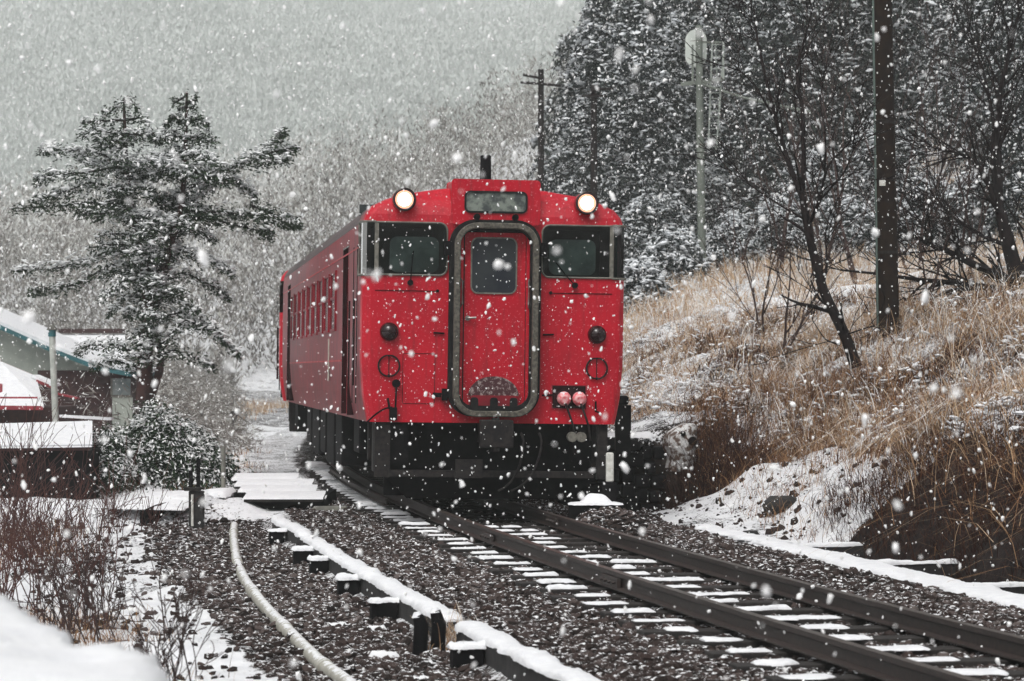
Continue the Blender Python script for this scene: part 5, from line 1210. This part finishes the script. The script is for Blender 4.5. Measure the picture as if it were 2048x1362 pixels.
# red roof house
D = 50
o = empty('red_roof_house', (P(20, 0, D).x, D, -.3), 'low house with a snowy red edged roof in front of the pale gable', 'house'); B0 = Vector(o.location)
g = G(); slab(g, [rel(-140,812,D-1), rel(88,812,D-1), rel(72,752,D+1.2), rel(0,722,D+1.4), rel(-140,722,D+1.4)], .03); rf = g.build('roof', M['snow'], o)
g = G(); g.bar(rel(-140,814,D-1.06), rel(86,816,D-1.06), .05, .07); g.bar(rel(-140,797,D-.6), rel(75,797,D-.6), .04, .06); g.bar(rel(-140,662,D+1.5), rel(0,727,D+1.5), .10, .08); g.bar(rel(0,727,D+1.5), rel(80,760,D+1.5), .10, .08); g.bar(rel(75,762,D+.9), rel(112,776,D+.9), .3, .05)
g.bar(rel(110,786,D+.7), rel(158,797,D+.7), .3, .03); g.bar(rel(2,770,D+.1), rel(2,797,D-.5), .05, .05); g.bar(rel(45,800,D-.62), rel(30,745,D+1.1), .02, .02)
g.build('roof_edge', M['redroof'], rf)
g = G(); g.bar(rel(70,752,D+1.0), rel(112,770,D+.9), .34, .05); g.build('porch_snow', M['snow'], rf); g = G(); g.bar(rel(-140,655,D+1.5), rel(0,721,D+1.5), .2, .05); g.build('ridge_snow', M['snow'], rf)
g = G(); p = rel(-140,0,D); q = rel(108,0,D); g.box(p.x, q.x, 0, 3, 0, rel(0,815,D).z); g.build('wall', M['brownwall'], o)
# flue
D = 48
o = empty('flue_pipe', tuple(P(113, 880, D)), 'tall pale flue pipe with a conical cap beside the red edged roof', 'chimney'); B0 = Vector(o.location)
g = G(); a = rel(113,880,D); b_ = rel(104,665,D); g.tube([tuple(a), tuple(b_)], [.055, .055], 12); g.build('pipe', M['chimney'], o, True)
g = G(); c = b_; g.tube([(c.x, 0, c.z-.07), (c.x, 0, c.z+.04)], .066, 12); g.build('collar', M['teal'], o, True)
g = G(); g.tube([(c.x, 0, c.z+.04), (c.x, 0, c.z+.05), (c.x, 0, c.z+.14)], [.085, .095, .02], 12); g.build('cap', M['concrete_pale'], o, True)
# white shed roof in front
D = 35.5
o = empty('shed', (P(60, 0, D).x, D, -.38), 'dark low shed under a flat snow covered roof at the left edge', 'shed'); B0 = Vector(o.location)
g = G(); slab(g, [rel(-160,900,D), rel(181,896,D), rel(181,848,D+2), rel(-160,858,D+2)], .03); rf = g.build('roof', M['brownwall'], o)
g = G(); V = [rel(-162,899,D-.02), rel(183,894,D-.02), rel(183,847,D+2), rel(-162,857,D+2)]; slab(g, [v+Vector((0, 0, .035)) for v in V], .034); sn_ = bevel(g.build('snow_cover', M['snow'], rf), .012)
g = G()
def onroof(u, v):  # point on the roof plane
    k_ = (898-v)/(898-852); return rel(u, v, D+2*k_)+Vector((0, 0, .042))
g.add([tuple(onroof(*q)) for q in ((80,878),(95,868),(108,866),(109,878))], [(0,1,2,3)]); g.add([tuple(onroof(*q)) for q in ((148,871),(164,873),(164,876),(150,874))], [(0,1,2,3)])
g.build('bare_patch', M['darksteel'], rf)
g = G(); p = rel(-160,0,D); q = rel(172,0,D); g.box(p.x, q.x, .1, 1.9, 0, rel(0,900,D).z); g.build('wall', M['black'], o)
# ledge with snow behind the shed
g = G(); a = P(122, 832, 46); b_ = P(225, 838, 46); g.bar(a, b_, .3, .04); e = g.build('ledge_board', M['snow']); tag(e, 'thin snowy ledge against the brown board wall', 'board')

# ------------------------------------------------------------------ foreground snow mound
g = G(); nx_, ny_ = 90, 110
xs = np.linspace(-5, .3, nx_); ys = np.linspace(2.6, 10.5, ny_); Xm, Ym = np.meshgrid(xs, ys, indexing='ij')
# crest line: right boundary x_edge as seen, height falls quickly beyond
edge_u = Xm/Ym*FPX+1024
xe = np.interp(Ym, [2.6, 6, 6.7, 7, 7.4, 8, 9, 10.5], [-.30, -.72, -.84, -.97, -1.12, -1.30, -1.64, -2.6])
s_ = np.clip((xe-Xm), -1.2, 6)
Zm = .86+.05*(1-np.exp(-np.clip(s_, 0, 9)/.3))-.9*(1-np.exp(-np.clip(-s_, 0, 9)**2/.02))-np.clip(-s_, 0, 2)*1.2
Zm += (vnoise(Xm, Ym, 1.1, 3)-.5)*.07+(vnoise(Xm, Ym, 4, 6)-.5)*.018
for (cx, cy, rx, ry, dp) in ((-1.18, 7.15, .10, .26, .11), (-1.02, 6.6, .10, .22, .06)): Zm -= dp*np.exp(-((Xm-cx)/rx)**2-((Ym-cy)/ry)**2)
Zm -= np.clip(Ym-9.2, 0, 3)*1.2
Zm = np.maximum(Zm, -.75)
id_ = np.arange(nx_*ny_).reshape(nx_, ny_)
g.add(np.stack([Xm, Ym, Zm], -1), np.stack([id_[:-1,:-1], id_[1:,:-1], id_[1:,1:], id_[:-1,1:]], -1).reshape(-1, 4))
tag(g.build('snow_mound', M['snow'], smooth=True), 'smooth dimpled snow bank in the near left corner', kind='structure')

# ------------------------------------------------------------------ falling snow
def flakes(g, n, y0, y1, smin, smax, BV, BF, jit):
    Y = (y0**3+(y1**3-y0**3)*rng.uniform(0, 1, n))**(1/3); X = rng.uniform(-.25, .25, n)*Y; Z = CH+rng.uniform(-.15, .20, n)*Y
    gz = height(X, Y, False); k = Z > gz+.05; 
    # not inside the railcars
    t = X-xc(Y); k &= ~((np.abs(t) < 1.75) & (Y > 30.6) & (Z < 3.8))
    X, Y, Z = X[k], Y[k], Z[k]; m = len(X); s = rng.uniform(smin, smax, m)*rng.choice([.6, .8, 1, 1, 1.9], m)
    blobs(g, np.stack([X, Y, Z], 1), s, np.stack([rng.uniform(.6, 1.2, m), rng.uniform(.5, 1, m), rng.uniform(.7, 1.7, m)], 1), BV, BF, rng.uniform(0, 1, m), jit)
g = G()
flakes(g, 300, 4.2, 9, .004, .0085, IV, IF, .35)
flakes(g, 15000, 9, 31, .0030, .0080, IV, IF, .4)
flakes(g, 40000, 31, 62, .005, .010, OV, OF, .35)
flakes(g, 110000, 62, 130, .008, .016, OV, OF, .3)
flakes(g, 90000, 130, 235, .014, .03, OV, OF, .3)
N = NT('snowflake'); N.b.inputs['Base Color'].default_value = (.9, .9, .9, 1); N.b.inputs['Roughness'].default_value = .9; N.b.inputs['Specular IOR Level'].default_value = .1
tag(g.build('falling_snow', N.m), 'snowflakes drifting through the air', kind='stuff')

# ------------------------------------------------------------------ haze
g = G(); g.box(-560, 560, -20, 1130, -3, 260)
hm = bpy.data.materials.new('haze'); hm.use_nodes = True; t_ = hm.node_tree; t_.nodes.remove(t_.nodes['Principled BSDF'])
pv = t_.nodes.new('ShaderNodeVolumePrincipled'); pv.inputs['Color'].default_value = (.95, .995, .965, 1); pv.inputs['Density'].default_value = .0007
t_.links.new(pv.outputs[0], [x for x in t_.nodes if x.type == 'OUTPUT_MATERIAL'][0].inputs['Volume'])
tag(g.build('haze', hm), 'pale snowy air fading the far hillsides', kind='stuff')
